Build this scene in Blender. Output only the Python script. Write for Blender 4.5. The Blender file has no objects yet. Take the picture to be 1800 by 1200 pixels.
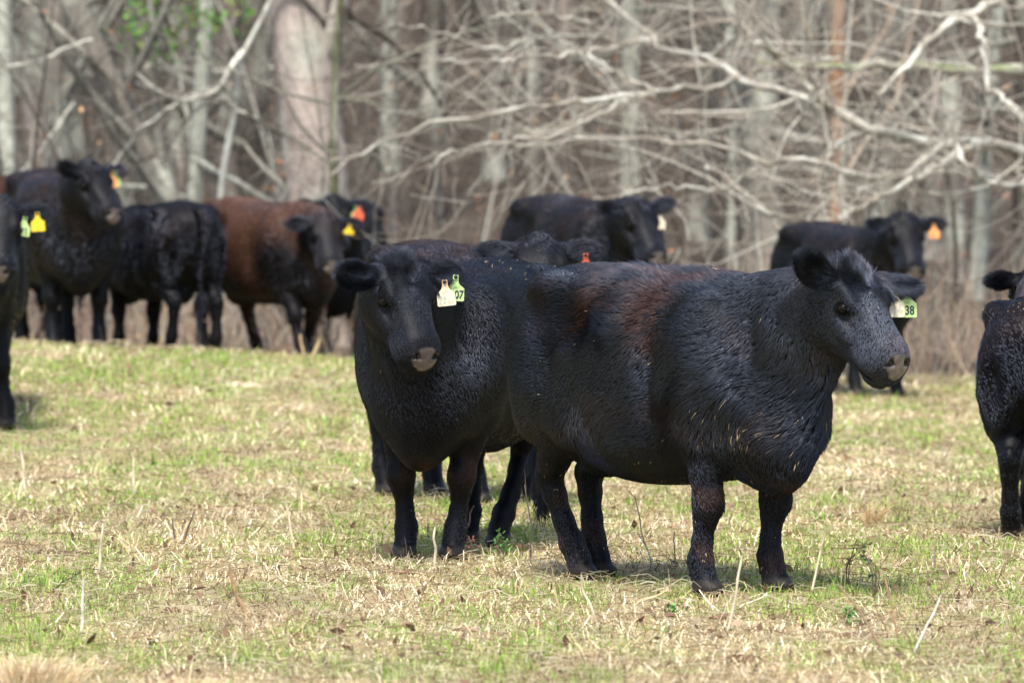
import bpy, math, random
import numpy as np
from mathutils import Vector, Matrix

# ------------------------------------------------------------------ camera, sky, sun, exposure
scene = bpy.context.scene
COL = scene.collection
RNG = np.random.default_rng(11)
random.seed(11)

CAM_H = 1.77            # eye height
FPX = 10000.0           # focal length in photograph pixels (200 mm lens, 36 mm sensor, 1800 px)
HORIZON = 283.0         # row of the horizon in the photograph

cam_data = bpy.data.cameras.new('camera')
cam_data.sensor_width = 36.0
cam_data.lens = 200.0
cam_data.clip_start = 0.5
cam_data.clip_end = 2000.0
cam_data.dof.use_dof = True
cam_data.dof.focus_distance = 24.1
cam_data.dof.aperture_fstop = 3.9
cam = bpy.data.objects.new('camera', cam_data)
COL.objects.link(cam)
cam.location = (0.0, 0.0, CAM_H)
cam.rotation_euler = (math.radians(90.0) - math.atan((600.0 - HORIZON) / FPX), 0.0, 0.0)
scene.camera = cam

SUN_EL, SUN_AZ = math.radians(61.0), math.radians(187.0)     # azimuth clockwise from +Y
world = bpy.data.worlds.new('World')
scene.world = world
world.use_nodes = True
wn = world.node_tree
bg = wn.nodes['Background']
sky = wn.nodes.new('ShaderNodeTexSky')
sky.sky_type = 'NISHITA'
sky.sun_disc = False
sky.sun_elevation = SUN_EL
sky.sun_rotation = SUN_AZ
sky.dust_density = 2.0
wn.links.new(sky.outputs[0], bg.inputs[0])
bg.inputs[1].default_value = 0.15

sun_data = bpy.data.lights.new('sun', 'SUN')
sun_data.energy = 3.4
sun_data.angle = math.radians(9.0)
sun_data.color = (1.0, 0.965, 0.91)
sun = bpy.data.objects.new('sun', sun_data)
COL.objects.link(sun)
sdir = Vector((math.sin(SUN_AZ) * math.cos(SUN_EL), math.cos(SUN_AZ) * math.cos(SUN_EL), math.sin(SUN_EL)))
sun.rotation_euler = sdir.to_track_quat('Z', 'Y').to_euler()
sun.location = sdir * 60.0

vs = scene.view_settings
vs.view_transform = 'Standard'
vs.look = 'None'
vs.gamma = 1.0
vs.exposure = 1.08
vs.use_curve_mapping = False
scene.cycles.max_bounces = 6
scene.cycles.diffuse_bounces = 3
scene.cycles.glossy_bounces = 3
scene.cycles.transmission_bounces = 4
scene.cycles.transparent_max_bounces = 4
scene.cycles.use_denoising = True
scene.cycles_curves.shape = 'RIBBONS'


# ------------------------------------------------------------------ helpers
def at(u, v, d):
    """photograph pixel + distance along the view -> world point"""
    return np.array([(u - 900.0) / FPX * d, d, CAM_H - (v - HORIZON) / FPX * d])


def sstep(a, b, x):
    t = np.clip((np.asarray(x, float) - a) / (b - a), 0, 1)
    return t * t * (3 - 2 * t)


def wob(p, freq, seed, n=5):
    """cheap smooth pseudo noise in about -1..1 for points (N,3)"""
    r = np.random.default_rng(seed)
    out = np.zeros(len(p))
    for i in range(n):
        w = r.normal(size=3)
        w *= freq * r.uniform(0.6, 1.5) * 6.283 / np.linalg.norm(w)
        out += np.sin(p @ w + r.uniform(0, 6.283))
    return out / n ** 0.5 / 1.1


def terrain(x, y):
    x = np.asarray(x, float); y = np.asarray(y, float)
    crest = np.interp(x, [-9, -5, -3.6, -2.4, -1.2, 0.4, 1.6, 2.5, 8], [0.50, 0.48, 0.435, 0.37, 0.265, 0.21, 0.08, 0.0, 0.0])
    rise = sstep(29.5, 41.5, y)
    fall = 1.0 - sstep(41.0, 50.0, y)
    z = crest * rise * fall
    z = z + 0.125 * (np.sqrt((np.maximum(y, 0) - 64.0) ** 2 + 60.0) + (y - 64.0)) / 2.0 * sstep(44, 60, y)
    z = z + 0.012 * np.sin(x * 1.9 + y * 0.7) + 0.010 * np.sin(x * 0.8 - y * 1.3 + 1.0)
    # far away the hill rolls on
    return np.where(y > 190, z * 0 + 0.125 * (190 - 64) + 6 * np.sin((y - 190) / 120.0), z)


def new_mesh_obj(name, verts, faces, mat=None, parent=None, smooth=False, col=None, attrs=None, mats=None, fmat=None):
    """faces: (N,3|4) int array, or a list of such arrays"""
    me = bpy.data.meshes.new(name)
    verts = np.asarray(verts, dtype=np.float32)
    flist = faces if isinstance(faces, list) else [faces]
    flist = [np.asarray(f, dtype=np.int32) for f in flist if len(f)]
    loops = np.concatenate([f.ravel() for f in flist])
    sizes = np.concatenate([np.full(len(f), f.shape[1], np.int32) for f in flist])
    starts = np.concatenate([[0], np.cumsum(sizes)[:-1]]).astype(np.int32)
    me.vertices.add(len(verts)); me.vertices.foreach_set('co', verts.ravel())
    me.loops.add(len(loops)); me.loops.foreach_set('vertex_index', loops)
    me.polygons.add(len(sizes)); me.polygons.foreach_set('loop_start', starts); me.polygons.foreach_set('loop_total', sizes)
    if fmat is not None:
        me.polygons.foreach_set('material_index', np.asarray(fmat, np.int32))
    me.update(calc_edges=True)
    if smooth:
        me.polygons.foreach_set('use_smooth', np.ones(len(sizes), bool))
    if col is not None:
        a = me.color_attributes.new('col', 'FLOAT_COLOR', 'POINT')
        c4 = np.ones((len(verts), 4), np.float32); c4[:, :3] = col
        a.data.foreach_set('color', c4.ravel())
    for k, vv in (attrs or {}).items():
        a = me.attributes.new(k, 'FLOAT', 'POINT')
        a.data.foreach_set('value', np.asarray(vv, np.float32))
    for m in (mats or ([mat] if mat else [])):
        me.materials.append(m)
    o = bpy.data.objects.new(name, me)
    COL.objects.link(o)
    if parent is not None:
        o.parent = parent
    return o


def empty(name, loc, rz=0.0):
    o = bpy.data.objects.new(name, None)
    COL.objects.link(o)
    o.location = loc
    o.rotation_euler = (0, 0, rz)
    o.empty_display_size = 0.2
    return o


def tag(o, label=None, cat=None, group=None, kind=None):
    if label: o['label'] = label
    if cat: o['category'] = cat
    if group: o['group'] = group
    if kind: o['kind'] = kind
    return o


def nodes_of(name):
    m = bpy.data.materials.new(name)
    m.use_nodes = True
    nt = m.node_tree
    return m, nt, nt.nodes['Principled BSDF']


def attr_mat(name, rough=0.7, spec=0.3, transl=0.0, noise=0.0, nscale=20.0, bump=0.0):
    """material whose base colour is the 'col' attribute, broken up by noise"""
    m, nt, p = nodes_of(name)
    a = nt.nodes.new('ShaderNodeAttribute'); a.attribute_name = 'col'
    src = a.outputs['Color']
    if noise or bump:
        tc = nt.nodes.new('ShaderNodeTexCoord')
        n = nt.nodes.new('ShaderNodeTexNoise'); n.inputs['Scale'].default_value = nscale; n.inputs['Detail'].default_value = 6
        nt.links.new(tc.outputs['Object'], n.inputs['Vector'])
        if noise:
            hs = nt.nodes.new('ShaderNodeHueSaturation')
            mr = nt.nodes.new('ShaderNodeMapRange')
            mr.inputs[1].default_value = 0.25; mr.inputs[2].default_value = 0.75
            mr.inputs[3].default_value = 1 - noise; mr.inputs[4].default_value = 1 + noise
            nt.links.new(n.outputs['Fac'], mr.inputs[0]); nt.links.new(mr.outputs[0], hs.inputs['Value'])
            nt.links.new(src, hs.inputs['Color']); src = hs.outputs[0]
        if bump:
            b = nt.nodes.new('ShaderNodeBump'); b.inputs['Strength'].default_value = bump; b.inputs['Distance'].default_value = 0.01
            nt.links.new(n.outputs['Fac'], b.inputs['Height']); nt.links.new(b.outputs[0], p.inputs['Normal'])
    nt.links.new(src, p.inputs['Base Color'])
    p.inputs['Roughness'].default_value = rough
    p.inputs['Specular IOR Level'].default_value = spec
    if transl:
        t = nt.nodes.new('ShaderNodeBsdfTranslucent'); nt.links.new(src, t.inputs['Color'])
        mx = nt.nodes.new('ShaderNodeMixShader'); mx.inputs[0].default_value = transl
        nt.links.new(p.outputs[0], mx.inputs[1]); nt.links.new(t.outputs[0], mx.inputs[2])
        nt.links.new(mx.outputs[0], nt.nodes['Material Output'].inputs['Surface'])
    return m


def plain_mat(name, color, rough=0.6, spec=0.3):
    m, nt, p = nodes_of(name)
    p.inputs['Base Color'].default_value = (*color, 1)
    p.inputs['Roughness'].default_value = rough
    p.inputs['Specular IOR Level'].default_value = spec
    return m


def batch_tubes(P, R, sides=4):
    """P (N,m,3) centre lines, R (N,m) radii -> verts, quads"""
    P = np.asarray(P, float); R = np.asarray(R, float)
    N, m, _ = P.shape
    T = np.gradient(P, axis=1)
    T /= np.linalg.norm(T, axis=2, keepdims=True) + 1e-9
    main = P[:, -1] - P[:, 0]
    ref = np.where((np.abs(main[:, 2]) > 0.8 * np.linalg.norm(main, axis=1))[:, None], np.array([[1.0, 0.13, 0]]), np.array([[0, 0.07, 1.0]]))
    A = np.cross(T, ref[:, None, :]); A /= np.linalg.norm(A, axis=2, keepdims=True) + 1e-9
    B = np.cross(T, A)
    th = np.arange(sides) * 2 * np.pi / sides
    V = P[:, :, None, :] + R[:, :, None, None] * (A[:, :, None, :] * np.cos(th)[None, None, :, None] + B[:, :, None, :] * np.sin(th)[None, None, :, None])
    idx = np.arange(N * m * sides).reshape(N, m, sides)
    a = idx[:, :-1, :]; b = np.roll(a, -1, axis=2); c = idx[:, 1:, :]; d = np.roll(c, -1, axis=2)
    F = np.stack([a, b, d, c], -1).reshape(-1, 4)
    return V.reshape(-1, 3), F


def spline(pts, n):
    """Catmull-Rom through pts (k,dim) resampled to n points"""
    pts = np.asarray(pts, float)
    k = len(pts)
    e = np.vstack([2 * pts[0] - pts[1], pts, 2 * pts[-1] - pts[-2]])
    t = np.linspace(0, k - 1 - 1e-6, n)
    i = t.astype(int); f = (t - i)[:, None]
    p0, p1, p2, p3 = e[i], e[i + 1], e[i + 2], e[i + 3]
    return 0.5 * (2 * p1 + (p2 - p0) * f + (2 * p0 - 5 * p1 + 4 * p2 - p3) * f ** 2 + (3 * p1 - p0 - 3 * p2 + p3) * f ** 3)


class Bag:
    """collects vertices, faces and colours of one mesh"""
    def __init__(s): s.v, s.f, s.c, s.n = [], [], [], 0
    def add(s, v, f, c):
        v = np.asarray(v); s.v.append(v); s.f.append(np.asarray(f) + s.n)
        s.c.append(np.broadcast_to(np.asarray(c, float), (len(v), 3))); s.n += len(v)
    def build(s, name, mat, parent=None, smooth=False):
        by = {}
        for f in s.f:
            if len(f): by.setdefault(f.shape[1], []).append(f)
        return new_mesh_obj(name, np.concatenate(s.v), [np.concatenate(x) for x in by.values()], mat, parent, smooth, np.concatenate(s.c))
# ------------------------------------------------------------------ materials
MAT = {}


def make_materials():
    # hide: dark skin, wet leathery nose
    m, nt, p = nodes_of('hide')
    a = nt.nodes.new('ShaderNodeAttribute'); a.attribute_name = 'col'
    pd = nt.nodes.new('ShaderNodeAttribute'); pd.attribute_name = 'pad'
    nt.links.new(a.outputs['Color'], p.inputs['Base Color'])
    mr = nt.nodes.new('ShaderNodeMapRange'); mr.inputs[3].default_value = .50; mr.inputs[4].default_value = .30
    nt.links.new(pd.outputs['Fac'], mr.inputs[0]); nt.links.new(mr.outputs[0], p.inputs['Roughness'])
    ms = nt.nodes.new('ShaderNodeMapRange'); ms.inputs[3].default_value = .12; ms.inputs[4].default_value = .55
    nt.links.new(pd.outputs['Fac'], ms.inputs[0]); nt.links.new(ms.outputs[0], p.inputs['Specular IOR Level'])
    tc = nt.nodes.new('ShaderNodeTexCoord')
    vo = nt.nodes.new('ShaderNodeTexVoronoi'); vo.inputs['Scale'].default_value = 170
    nz = nt.nodes.new('ShaderNodeTexNoise'); nz.inputs['Scale'].default_value = 90
    nt.links.new(tc.outputs['Object'], vo.inputs['Vector']); nt.links.new(tc.outputs['Object'], nz.inputs['Vector'])
    ad = nt.nodes.new('ShaderNodeMath'); nt.links.new(vo.outputs['Distance'], ad.inputs[0]); nt.links.new(nz.outputs['Fac'], ad.inputs[1])
    b = nt.nodes.new('ShaderNodeBump'); b.inputs['Strength'].default_value = .35; b.inputs['Distance'].default_value = .003
    nt.links.new(ad.outputs[0], b.inputs['Height']); nt.links.new(b.outputs[0], p.inputs['Normal'])
    MAT['hide'] = m
    # coat
    m = bpy.data.materials.new('coat'); m.use_nodes = True; nt = m.node_tree
    nt.nodes.remove(nt.nodes['Principled BSDF'])
    a = nt.nodes.new('ShaderNodeAttribute'); a.attribute_name = 'col'
    h = nt.nodes.new('ShaderNodeBsdfHair'); h.component = 'Reflection'
    gl = nt.nodes.new('ShaderNodeMix'); gl.data_type = 'RGBA'; gl.blend_type = 'ADD'; gl.inputs['Factor'].default_value = 1.0
    gl.inputs['A'].default_value = (.034, .039, .050, 1)          # bluish sheen of the sky put into the coat's gloss colour
    nt.links.new(a.outputs['Color'], gl.inputs['B'])
    ga = nt.nodes.new('ShaderNodeAttribute'); ga.attribute_name = 'gloss'
    gm = nt.nodes.new('ShaderNodeVectorMath'); gm.operation = 'SCALE'
    nt.links.new(gl.outputs['Result'], gm.inputs[0]); nt.links.new(ga.outputs['Fac'], gm.inputs['Scale'])
    nt.links.new(gm.outputs[0], h.inputs['Color'])
    h.inputs['RoughnessU'].default_value = .16; h.inputs['RoughnessV'].default_value = .42
    df = nt.nodes.new('ShaderNodeBsdfDiffuse'); nt.links.new(a.outputs['Color'], df.inputs['Color'])
    ads = nt.nodes.new('ShaderNodeAddShader'); nt.links.new(h.outputs[0], ads.inputs[0]); nt.links.new(df.outputs[0], ads.inputs[1])
    nt.links.new(ads.outputs[0], nt.nodes['Material Output'].inputs['Surface'])
    MAT['coat'] = m
    # eyes: dark brown, wet
    m, nt, p = nodes_of('eye')
    p.inputs['Base Color'].default_value = (.006, .0045, .004, 1); p.inputs['Roughness'].default_value = .16
    p.inputs['Specular IOR Level'].default_value = .14
    MAT['eye'] = m
    MAT['stud'] = plain_mat('stud', (.02, .02, .02), .4)
    MAT['blade'] = attr_mat('grass_blade', .75, .15, .25)
    MAT['straw'] = attr_mat('straw', .8, .15, .08)
    MAT['bark'] = attr_mat('bark', .9, .1, 0, .35, 9.0, .6)
    MAT['twig'] = attr_mat('twig', .85, .1, 0, .3, 14.0)
    MAT['leaf'] = attr_mat('leaf', .6, .25, .3)
    MAT['dung'] = attr_mat('earth', .95, .1, 0, .4, 30.0, 1.0)


_TAGM = {}


def tag_mat(color, top=None):
    key = (tuple(color), tuple(top) if top else None)
    if key in _TAGM: return _TAGM[key]
    m, nt, p = nodes_of('ear_tag_plastic')
    tc = nt.nodes.new('ShaderNodeTexCoord')
    n = nt.nodes.new('ShaderNodeTexNoise'); n.inputs['Scale'].default_value = 45; n.inputs['Detail'].default_value = 5
    nt.links.new(tc.outputs['Object'], n.inputs['Vector'])
    r = nt.nodes.new('ShaderNodeValToRGB')
    dirt = [color[0] * .7, color[1] * .62, color[2] * .55]
    r.color_ramp.elements[0].position = .30; r.color_ramp.elements[0].color = (*dirt, 1)
    r.color_ramp.elements[1].position = .50; r.color_ramp.elements[1].color = (*color, 1)
    nt.links.new(n.outputs['Fac'], r.inputs[0]); src = r.outputs[0]
    if top:
        # grime at the neck of the tag, generated coordinates run 0..1 over the tag's height
        s = nt.nodes.new('ShaderNodeSeparateXYZ'); nt.links.new(tc.outputs['Generated'], s.inputs[0])
        mr = nt.nodes.new('ShaderNodeMapRange'); mr.inputs[1].default_value = .55; mr.inputs[2].default_value = .85
        nt.links.new(s.outputs['Z'], mr.inputs[0])
        mx = nt.nodes.new('ShaderNodeMix'); mx.data_type = 'RGBA'
        nt.links.new(mr.outputs[0], mx.inputs['Factor']); nt.links.new(src, mx.inputs['A']); mx.inputs['B'].default_value = (*top, 1)
        src = mx.outputs['Result']
    nt.links.new(src, p.inputs['Base Color'])
    p.inputs['Roughness'].default_value = .45
    _TAGM[key] = m
    return m


make_materials()
# ------------------------------------------------------------------ cattle
def rot_from_axes(f, u):
    f = np.asarray(f, float); f /= np.linalg.norm(f)
    u = np.asarray(u, float); u = u - f * (u @ f); u /= np.linalg.norm(u)
    s = np.cross(u, f)                       # left
    return np.stack([f, s, u])               # rows: forward, left, up


class Field:
    """signed distance field on a non-uniform grid, filled primitive by primitive"""
    def __init__(s, ax):
        s.ax = ax
        s.v = np.full([len(a) for a in ax], 0.6, np.float32)

    def _box(s, lo, hi, m):
        sl = []
        for a, l, h in zip(s.ax, lo, hi):
            i0 = max(0, np.searchsorted(a, l - m) - 1); i1 = min(len(a), np.searchsorted(a, h + m) + 1)
            if i1 <= i0: return None, None
            sl.append(slice(i0, i1))
        g = np.meshgrid(*[a[q] for a, q in zip(s.ax, sl)], indexing='ij')
        return tuple(sl), np.stack(g, -1).astype(np.float32)

    def _merge(s, sl, d, k, sub=False):
        a = s.v[sl]
        if sub:
            b = -d
            h = np.clip(0.5 - 0.5 * (a - b) / k, 0, 1)
            s.v[sl] = a * (1 - h) + b * h + k * h * (1 - h)
        else:
            h = np.clip(0.5 + 0.5 * (a - d) / k, 0, 1)
            s.v[sl] = a * (1 - h) + d * h - k * h * (1 - h)

    def cone(s, a, b, ra, rb, k=0.04, sub=False):
        a = np.asarray(a, float); b = np.asarray(b, float); r = max(ra, rb)
        sl, P = s._box(np.minimum(a, b) - r, np.maximum(a, b) + r, k + 0.04)
        if sl is None: return
        ab = b - a
        t = np.clip(((P - a) @ ab) / (ab @ ab + 1e-9), 0, 1)
        d = np.linalg.norm(P - a - t[..., None] * ab, axis=-1) - (ra + (rb - ra) * t)
        s._merge(sl, d, k, sub)

    def chain(s, pts, k=0.04):
        for (p, r), (q, t) in zip(pts[:-1], pts[1:]): s.cone(p, q, r, t, k)

    def ell(s, c, rad, k=0.04, R=None, sub=False):
        c = np.asarray(c, float); rad = np.asarray(rad, float); m = rad.max() if R is not None else rad
        sl, P = s._box(c - m, c + m, k + 0.04)
        if sl is None: return
        q = P - c
        if R is not None: q = q @ np.asarray(R).T
        k0 = np.linalg.norm(q / rad, axis=-1); k1 = np.linalg.norm(q / rad ** 2, axis=-1)
        s._merge(sl, k0 * (k0 - 1) / (k1 + 1e-6), k, sub)

    def loft(s, O, R, st, k=0.05, p=2.3):
        """stations: (a, top, bottom, half width) along R[0]; R[2] is up"""
        st = spline(np.asarray(st, float), 60)
        O = np.asarray(O, float)
        mid = (st[:, 1] + st[:, 2]) / 2
        c = O + st[:, :1] * R[0] + mid[:, None] * R[2]
        m = np.maximum(st[:, 3], (st[:, 1] - st[:, 2]) / 2)[:, None]
        sl, P = s._box((c - m).min(0), (c + m).max(0), k + 0.04)
        if sl is None: return
        q = (P - O) @ np.asarray(R).T
        A = q[..., 0]
        ac = np.clip(A, st[0, 0], st[-1, 0])
        top = np.interp(ac, st[:, 0], st[:, 1]); bot = np.interp(ac, st[:, 0], st[:, 2]); w = np.maximum(np.interp(ac, st[:, 0], st[:, 3]), 0.01)
        h = np.maximum((top - bot) / 2, 0.01)
        r = ((np.abs(q[..., 1]) / w) ** p + (np.abs(q[..., 2] - (top + bot) / 2) / h) ** p) ** (1 / p)
        d = (r - 1) * np.minimum(w, h)
        over = np.abs(A - ac)
        d = np.where(over > 0, np.sqrt(np.maximum(d, 0) ** 2 + over ** 2), d)
        s._merge(sl, d, k)

    def surface(s):
        """naive surface nets"""
        v = s.v; neg = v < 0
        nx, ny, nz = v.shape
        cnt = np.zeros((nx - 1, ny - 1, nz - 1), np.int8)
        corner = {}
        for i in (0, 1):
            for j in (0, 1):
                for k in (0, 1):
                    n = neg[i:nx - 1 + i, j:ny - 1 + j, k:nz - 1 + k]
                    cnt += n
        act = (cnt > 0) & (cnt < 8)
        I = np.argwhere(act)
        cid = np.full(act.shape, -1, np.int64); cid[act] = np.arange(len(I))
        acc = np.zeros((len(I), 3)); num = np.zeros(len(I))
        for axis in range(3):
            o1, o2 = [a for a in range(3) if a != axis]
            for b in (0, 1):
                for c in (0, 1):
                    p0 = I.copy(); p0[:, o1] += b; p0[:, o2] += c
                    p1 = p0.copy(); p1[:, axis] += 1
                    a0 = v[p0[:, 0], p0[:, 1], p0[:, 2]]; a1 = v[p1[:, 0], p1[:, 1], p1[:, 2]]
                    cr = (a0 < 0) != (a1 < 0)
                    t = np.where(cr, a0 / np.where(cr, a0 - a1, 1), 0)
                    pos = p0.astype(float); pos[:, axis] += t
                    acc[cr] += pos[cr]; num[cr] += 1
        idx = acc / num[:, None]
        V = np.stack([np.interp(idx[:, a], np.arange(len(s.ax[a])), s.ax[a]) for a in range(3)], -1)
        quads = []
        for axis in range(3):
            o1, o2 = [(1, 2), (2, 0), (0, 1)][axis]
            sl0 = [slice(None)] * 3; sl1 = [slice(None)] * 3
            sl0[axis] = slice(0, -1); sl1[axis] = slice(1, None)
            for q in (o1, o2): sl0[q] = slice(1, -1); sl1[q] = slice(1, -1)
            n0 = neg[tuple(sl0)]; n1 = neg[tuple(sl1)]
            E = np.argwhere(n0 != n1)
            if not len(E): continue
            inside = n0[E[:, 0], E[:, 1], E[:, 2]]
            base = E.copy()
            base[:, o1] += 1; base[:, o2] += 1
            def cell(d1, d2):
                c = base.copy(); c[:, o1] += d1; c[:, o2] += d2
                return cid[c[:, 0], c[:, 1], c[:, 2]]
            q = np.stack([cell(-1, -1), cell(0, -1), cell(0, 0), cell(-1, 0)], -1)
            q[~inside] = q[~inside][:, ::-1]
            quads.append(q)
        return V, np.concatenate(quads)


def axis_grid(lo, hi, coarse, fine, flo, fhi):
    out = [lo]
    while out[-1] < hi:
        x = out[-1]
        d = max(flo - x, x - fhi, 0)
        out.append(x + min(coarse, fine + 0.35 * max(d - 0.01, 0)))
    return np.array(out)


TRUNK = [(-0.87, 1.10, 0.93, .05), (-0.82, 1.20, 0.80, .17), (-0.72, 1.265, 0.68, .25), (-0.56, 1.31, 0.58, .30), (-0.35, 1.305, 0.50, .335),
         (-0.10, 1.27, 0.455, .375), (0.15, 1.25, 0.455, .365), (0.38, 1.255, 0.47, .315), (0.56, 1.225, 0.49, .275), (0.70, 1.14, 0.51, .22), (0.80, 1.00, 0.60, .13), (0.85, 0.91, 0.70, .05)]
HEAD = [(-.07, -.03, -.18, .055), (-.02, .012, -.24, .115), (.06, .036, -.285, .142), (.14, .040, -.308, .152), (.22, .028, -.298, .143), (.30, .012, -.266, .125),
        (.38, .004, -.240, .113), (.44, .000, -.226, .116), (.485, -.024, -.218, .108), (.515, -.062, -.206, .088), (.538, -.102, -.188, .056), (.546, -.128, -.172, .02)]


def make_cow(spec):
    """one animal: body is a single continuous skin; coat, eyes and ear tags are its parts"""
    name = 'cow'
    S = spec.get('scale', 1.0)
    phi = math.radians(spec['yaw'])
    cx, cy = spec['pos']
    cz = float(terrain(cx, cy)) + spec.get('dz', 0.0)
    fw = np.array([math.cos(phi), math.sin(phi), 0]); lf = np.array([-math.sin(phi), math.cos(phi), 0])
    def to_local(p):
        q = (np.asarray(p, float) - np.array([cx, cy, cz])) / S
        return np.array([q @ fw, q @ lf, q[2]])
    def dir_local(v): return np.array([v @ fw, v @ lf, v[2]])
    # head frame
    P = to_local(spec['poll'])
    hy, hp, hr = [math.radians(a) for a in spec['head']]
    hf = dir_local(np.array([math.cos(hy) * math.cos(hp), math.sin(hy) * math.cos(hp), -math.sin(hp)]))
    hup = dir_local(np.array([math.cos(hy) * math.sin(hp), math.sin(hy) * math.sin(hp), math.cos(hp)]))
    HR = rot_from_axes(hf, hup)
    if hr:
        c, s_ = math.cos(hr), math.sin(hr)
        HR = np.stack([HR[0], c * HR[1] + s_ * HR[2], -s_ * HR[1] + c * HR[2]])
    HS = spec.get('headscale', .88)
    H = lambda a, c, b: P + HS * (a * HR[0] + c * HR[1] + b * HR[2])      # along the face, to its left, dorsal
    W = spec.get('wide', 1.0)
    fine, coarse = spec.get('vox', (0.008, 0.014))
    hc = H(.22, 0, -.1)
    pts = np.array([H(a, c, b) for a in (-.1, .56) for c in (-.4, .4) for b in (-.3, .12)])
    lo = np.minimum([-1.0, -.52, -.06], pts.min(0) - .06); hi = np.maximum([1.0, .52, 1.42], pts.max(0) + .06)
    hl, hh = hc - [.30, .22, .30], hc + [.30, .22, .30]
    ax = [axis_grid(lo[i], hi[i], coarse, fine, hl[i], hh[i]) for i in range(3)]
    F = Field(ax)
    I3 = np.eye(3)
    # trunk
    tr = [(a, t, b - spec.get('belly', 0) * math.exp(-((a + .05) / .45) ** 2), w * W) for a, t, b, w in TRUNK]
    F.loft((0, 0, 0), I3, tr, 0.02, 2.75)
    # hip hooks, tail head, spine, shoulder tops
    for sg in (1, -1):
        F.ell((-.50, sg * .250 * W, 1.215), (.10, .07, .065), .07)
        F.ell((-.79, sg * .10, 1.11), (.06, .045, .06), .05)
        F.ell((.45, sg * .230 * W, .93), (.16, .115, .27), .07)         # shoulder
        F.ell((.61, sg * .20 * W, .86), (.105, .090, .15), .06)         # point of shoulder
        F.ell((-.60, sg * .20 * W, .86), (.22, .135, .31), .07)        # thigh
        F.ell((-.36, sg * .27 * W, .72), (.12, .07, .15), .07)         # stifle
        F.ell((-.29, sg * .380 * W, 1.09), (.15, .10, .11), .07, sub=True)   # hollow of the flank
        F.ell((.235, sg * .42 * W, .86), (.05, .10, .27), .06, sub=True)    # groove behind the shoulder
        F.ell((-.40, sg * .395 * W, .93), (.035, .06, .14), .05, sub=True)    # fold before the thigh
        F.ell((-.80, sg * .265 * W, .80), (.10, .06, .20), .06, sub=True)
    F.ell((.90, 0, .88), (.09, .04, .22), .06, sub=True)               # cleft of the chest
    F.cone((-.70, 0, 1.25), (.38, 0, 1.21), .035, .05, .06)
    F.ell((-.42, 0, .53), (.17, .12, .10), .05)                         # udder
    F.ell((.63, 0, .53), (.17, .11, .12), .08)                          # brisket
    # legs
    ground = lambda lx, ly: (float(terrain(cx + (lx * fw + ly * lf)[0] * S, cy + (lx * fw + ly * lf)[1] * S)) - cz) / S
    legs = spec.get('legs', {})
    feet = []
    for key, sg, front in (('fl', 1, 1), ('fr', -1, 1), ('hl', 1, 0), ('hr', -1, 0)):
        ox, oy, lift = (list(legs.get(key, (0, 0, 0))) + [0])[:3]
        if front:
            J = [((.46, .185, .84), .145, 0), ((.415, .19, .64), .104, .12), ((.440, .178, .49), .068, .4), ((.458, .175, .40), .060, .52), ((.462, .174, .36), .062, .57), ((.447, .172, .30), .044, .64),
                 ((.445, .172, .22), .039, .78), ((.450, .172, .145), .050, .93), ((.472, .172, .09), .045, 1), ((.49, .172, .035), .058, 1)]
        else:
            J = [((-.52, .20, .78), .155, 0), ((-.54, .195, .62), .108, .2), ((-.645, .18, .50), .070, .45), ((-.705, .175, .43), .058, .55), ((-.692, .175, .35), .048, .65),
                 ((-.672, .175, .24), .042, .8), ((-.655, .175, .15), .052, .94), ((-.625, .175, .09), .046, 1), ((-.61, .175, .035), .058, 1)]
        gz = ground(J[-1][0][0] + ox, sg * J[-1][0][1] + oy) + lift
        ch = []
        bend = abs(ox) * .12
        for (x, y, z), r, t in J:
            kx = bend * math.exp(-((t - .55) / .3) ** 2) * (1 if front else -1)
            ch.append((np.array([x + ox * t + kx, sg * y * (W if t < .3 else 1) + oy * t, z + gz * min(1, t * 1.4)]), r * spec.get('legr', 1.0)))
        F.chain(ch, .028)
        hx, hy_, hz = ch[-1][0]
        F.ell((hx + .018, hy_, hz - .008), (.072, .054, .042), .02)
        F.ell((hx - .065, hy_, hz + .055), (.018, .030, .018), .015)     # dewclaws
        if not front:
            kx, ky, kz = ch[3][0]
            F.ell((kx - .035, ky, kz + .02), (.035, .025, .05), .03)    # point of hock
        feet.append(ch[-1][0])
    # tail
    tw = spec.get('tail', 0.0)
    tl = [(-.80, 0, 1.235), (-.875, 0, 1.19), (-.915, .01 + tw * .2, 1.02), (-.91, .015 + tw * .6, .80), (-.90, .02 + tw, .60)]
    tl = spline(tl, 10); rr = np.linspace(.042, .02, 10)
    F.chain([(p, r) for p, r in zip(tl, rr)], .03)
    t0 = tl[-1]
    F.chain([(t0, .02), (t0 + [0, 0, -.08], .032), (t0 + [.005, 0, -.20], .03), (t0 + [.01, 0, -.32], .010)], .02)
    # neck: crest, core and throat chains bending to the head
    c1 = np.array([.46, 0, 1.12]); c2 = H(.02, 0, -.085); cm = (c1 + c2) / 2 + np.array([.06, 0, .0])
    t1 = np.array([.66, 0, .86]); t2 = H(.10, 0, -.19); tm = (t1 + t2) / 2 + np.array([.0, 0, -.01])
    n = 6
    cr = spline([c1, cm, c2], n); th = spline([t1, tm, t2], n)
    F.chain([(p, r) for p, r in zip(cr, np.linspace(.15 * W, .098, n))], .06)
    F.chain([(p, r) for p, r in zip(th, np.linspace(.165 * W, .078, n))], .07)
    md = [(p * .55 + q * .45) for p, q in zip(cr, th)]
    F.chain([(p, r) for p, r in zip(md, np.linspace(.215 * W, .105, n))], .08)
    F.chain([(H(.07, 0, -.27), .022), (th[3] + [.05, 0, -.13], .030), (np.array([.76, 0, .62]), .045), (np.array([.66, 0, .47]), .05)], .06)   # dewlap
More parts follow.
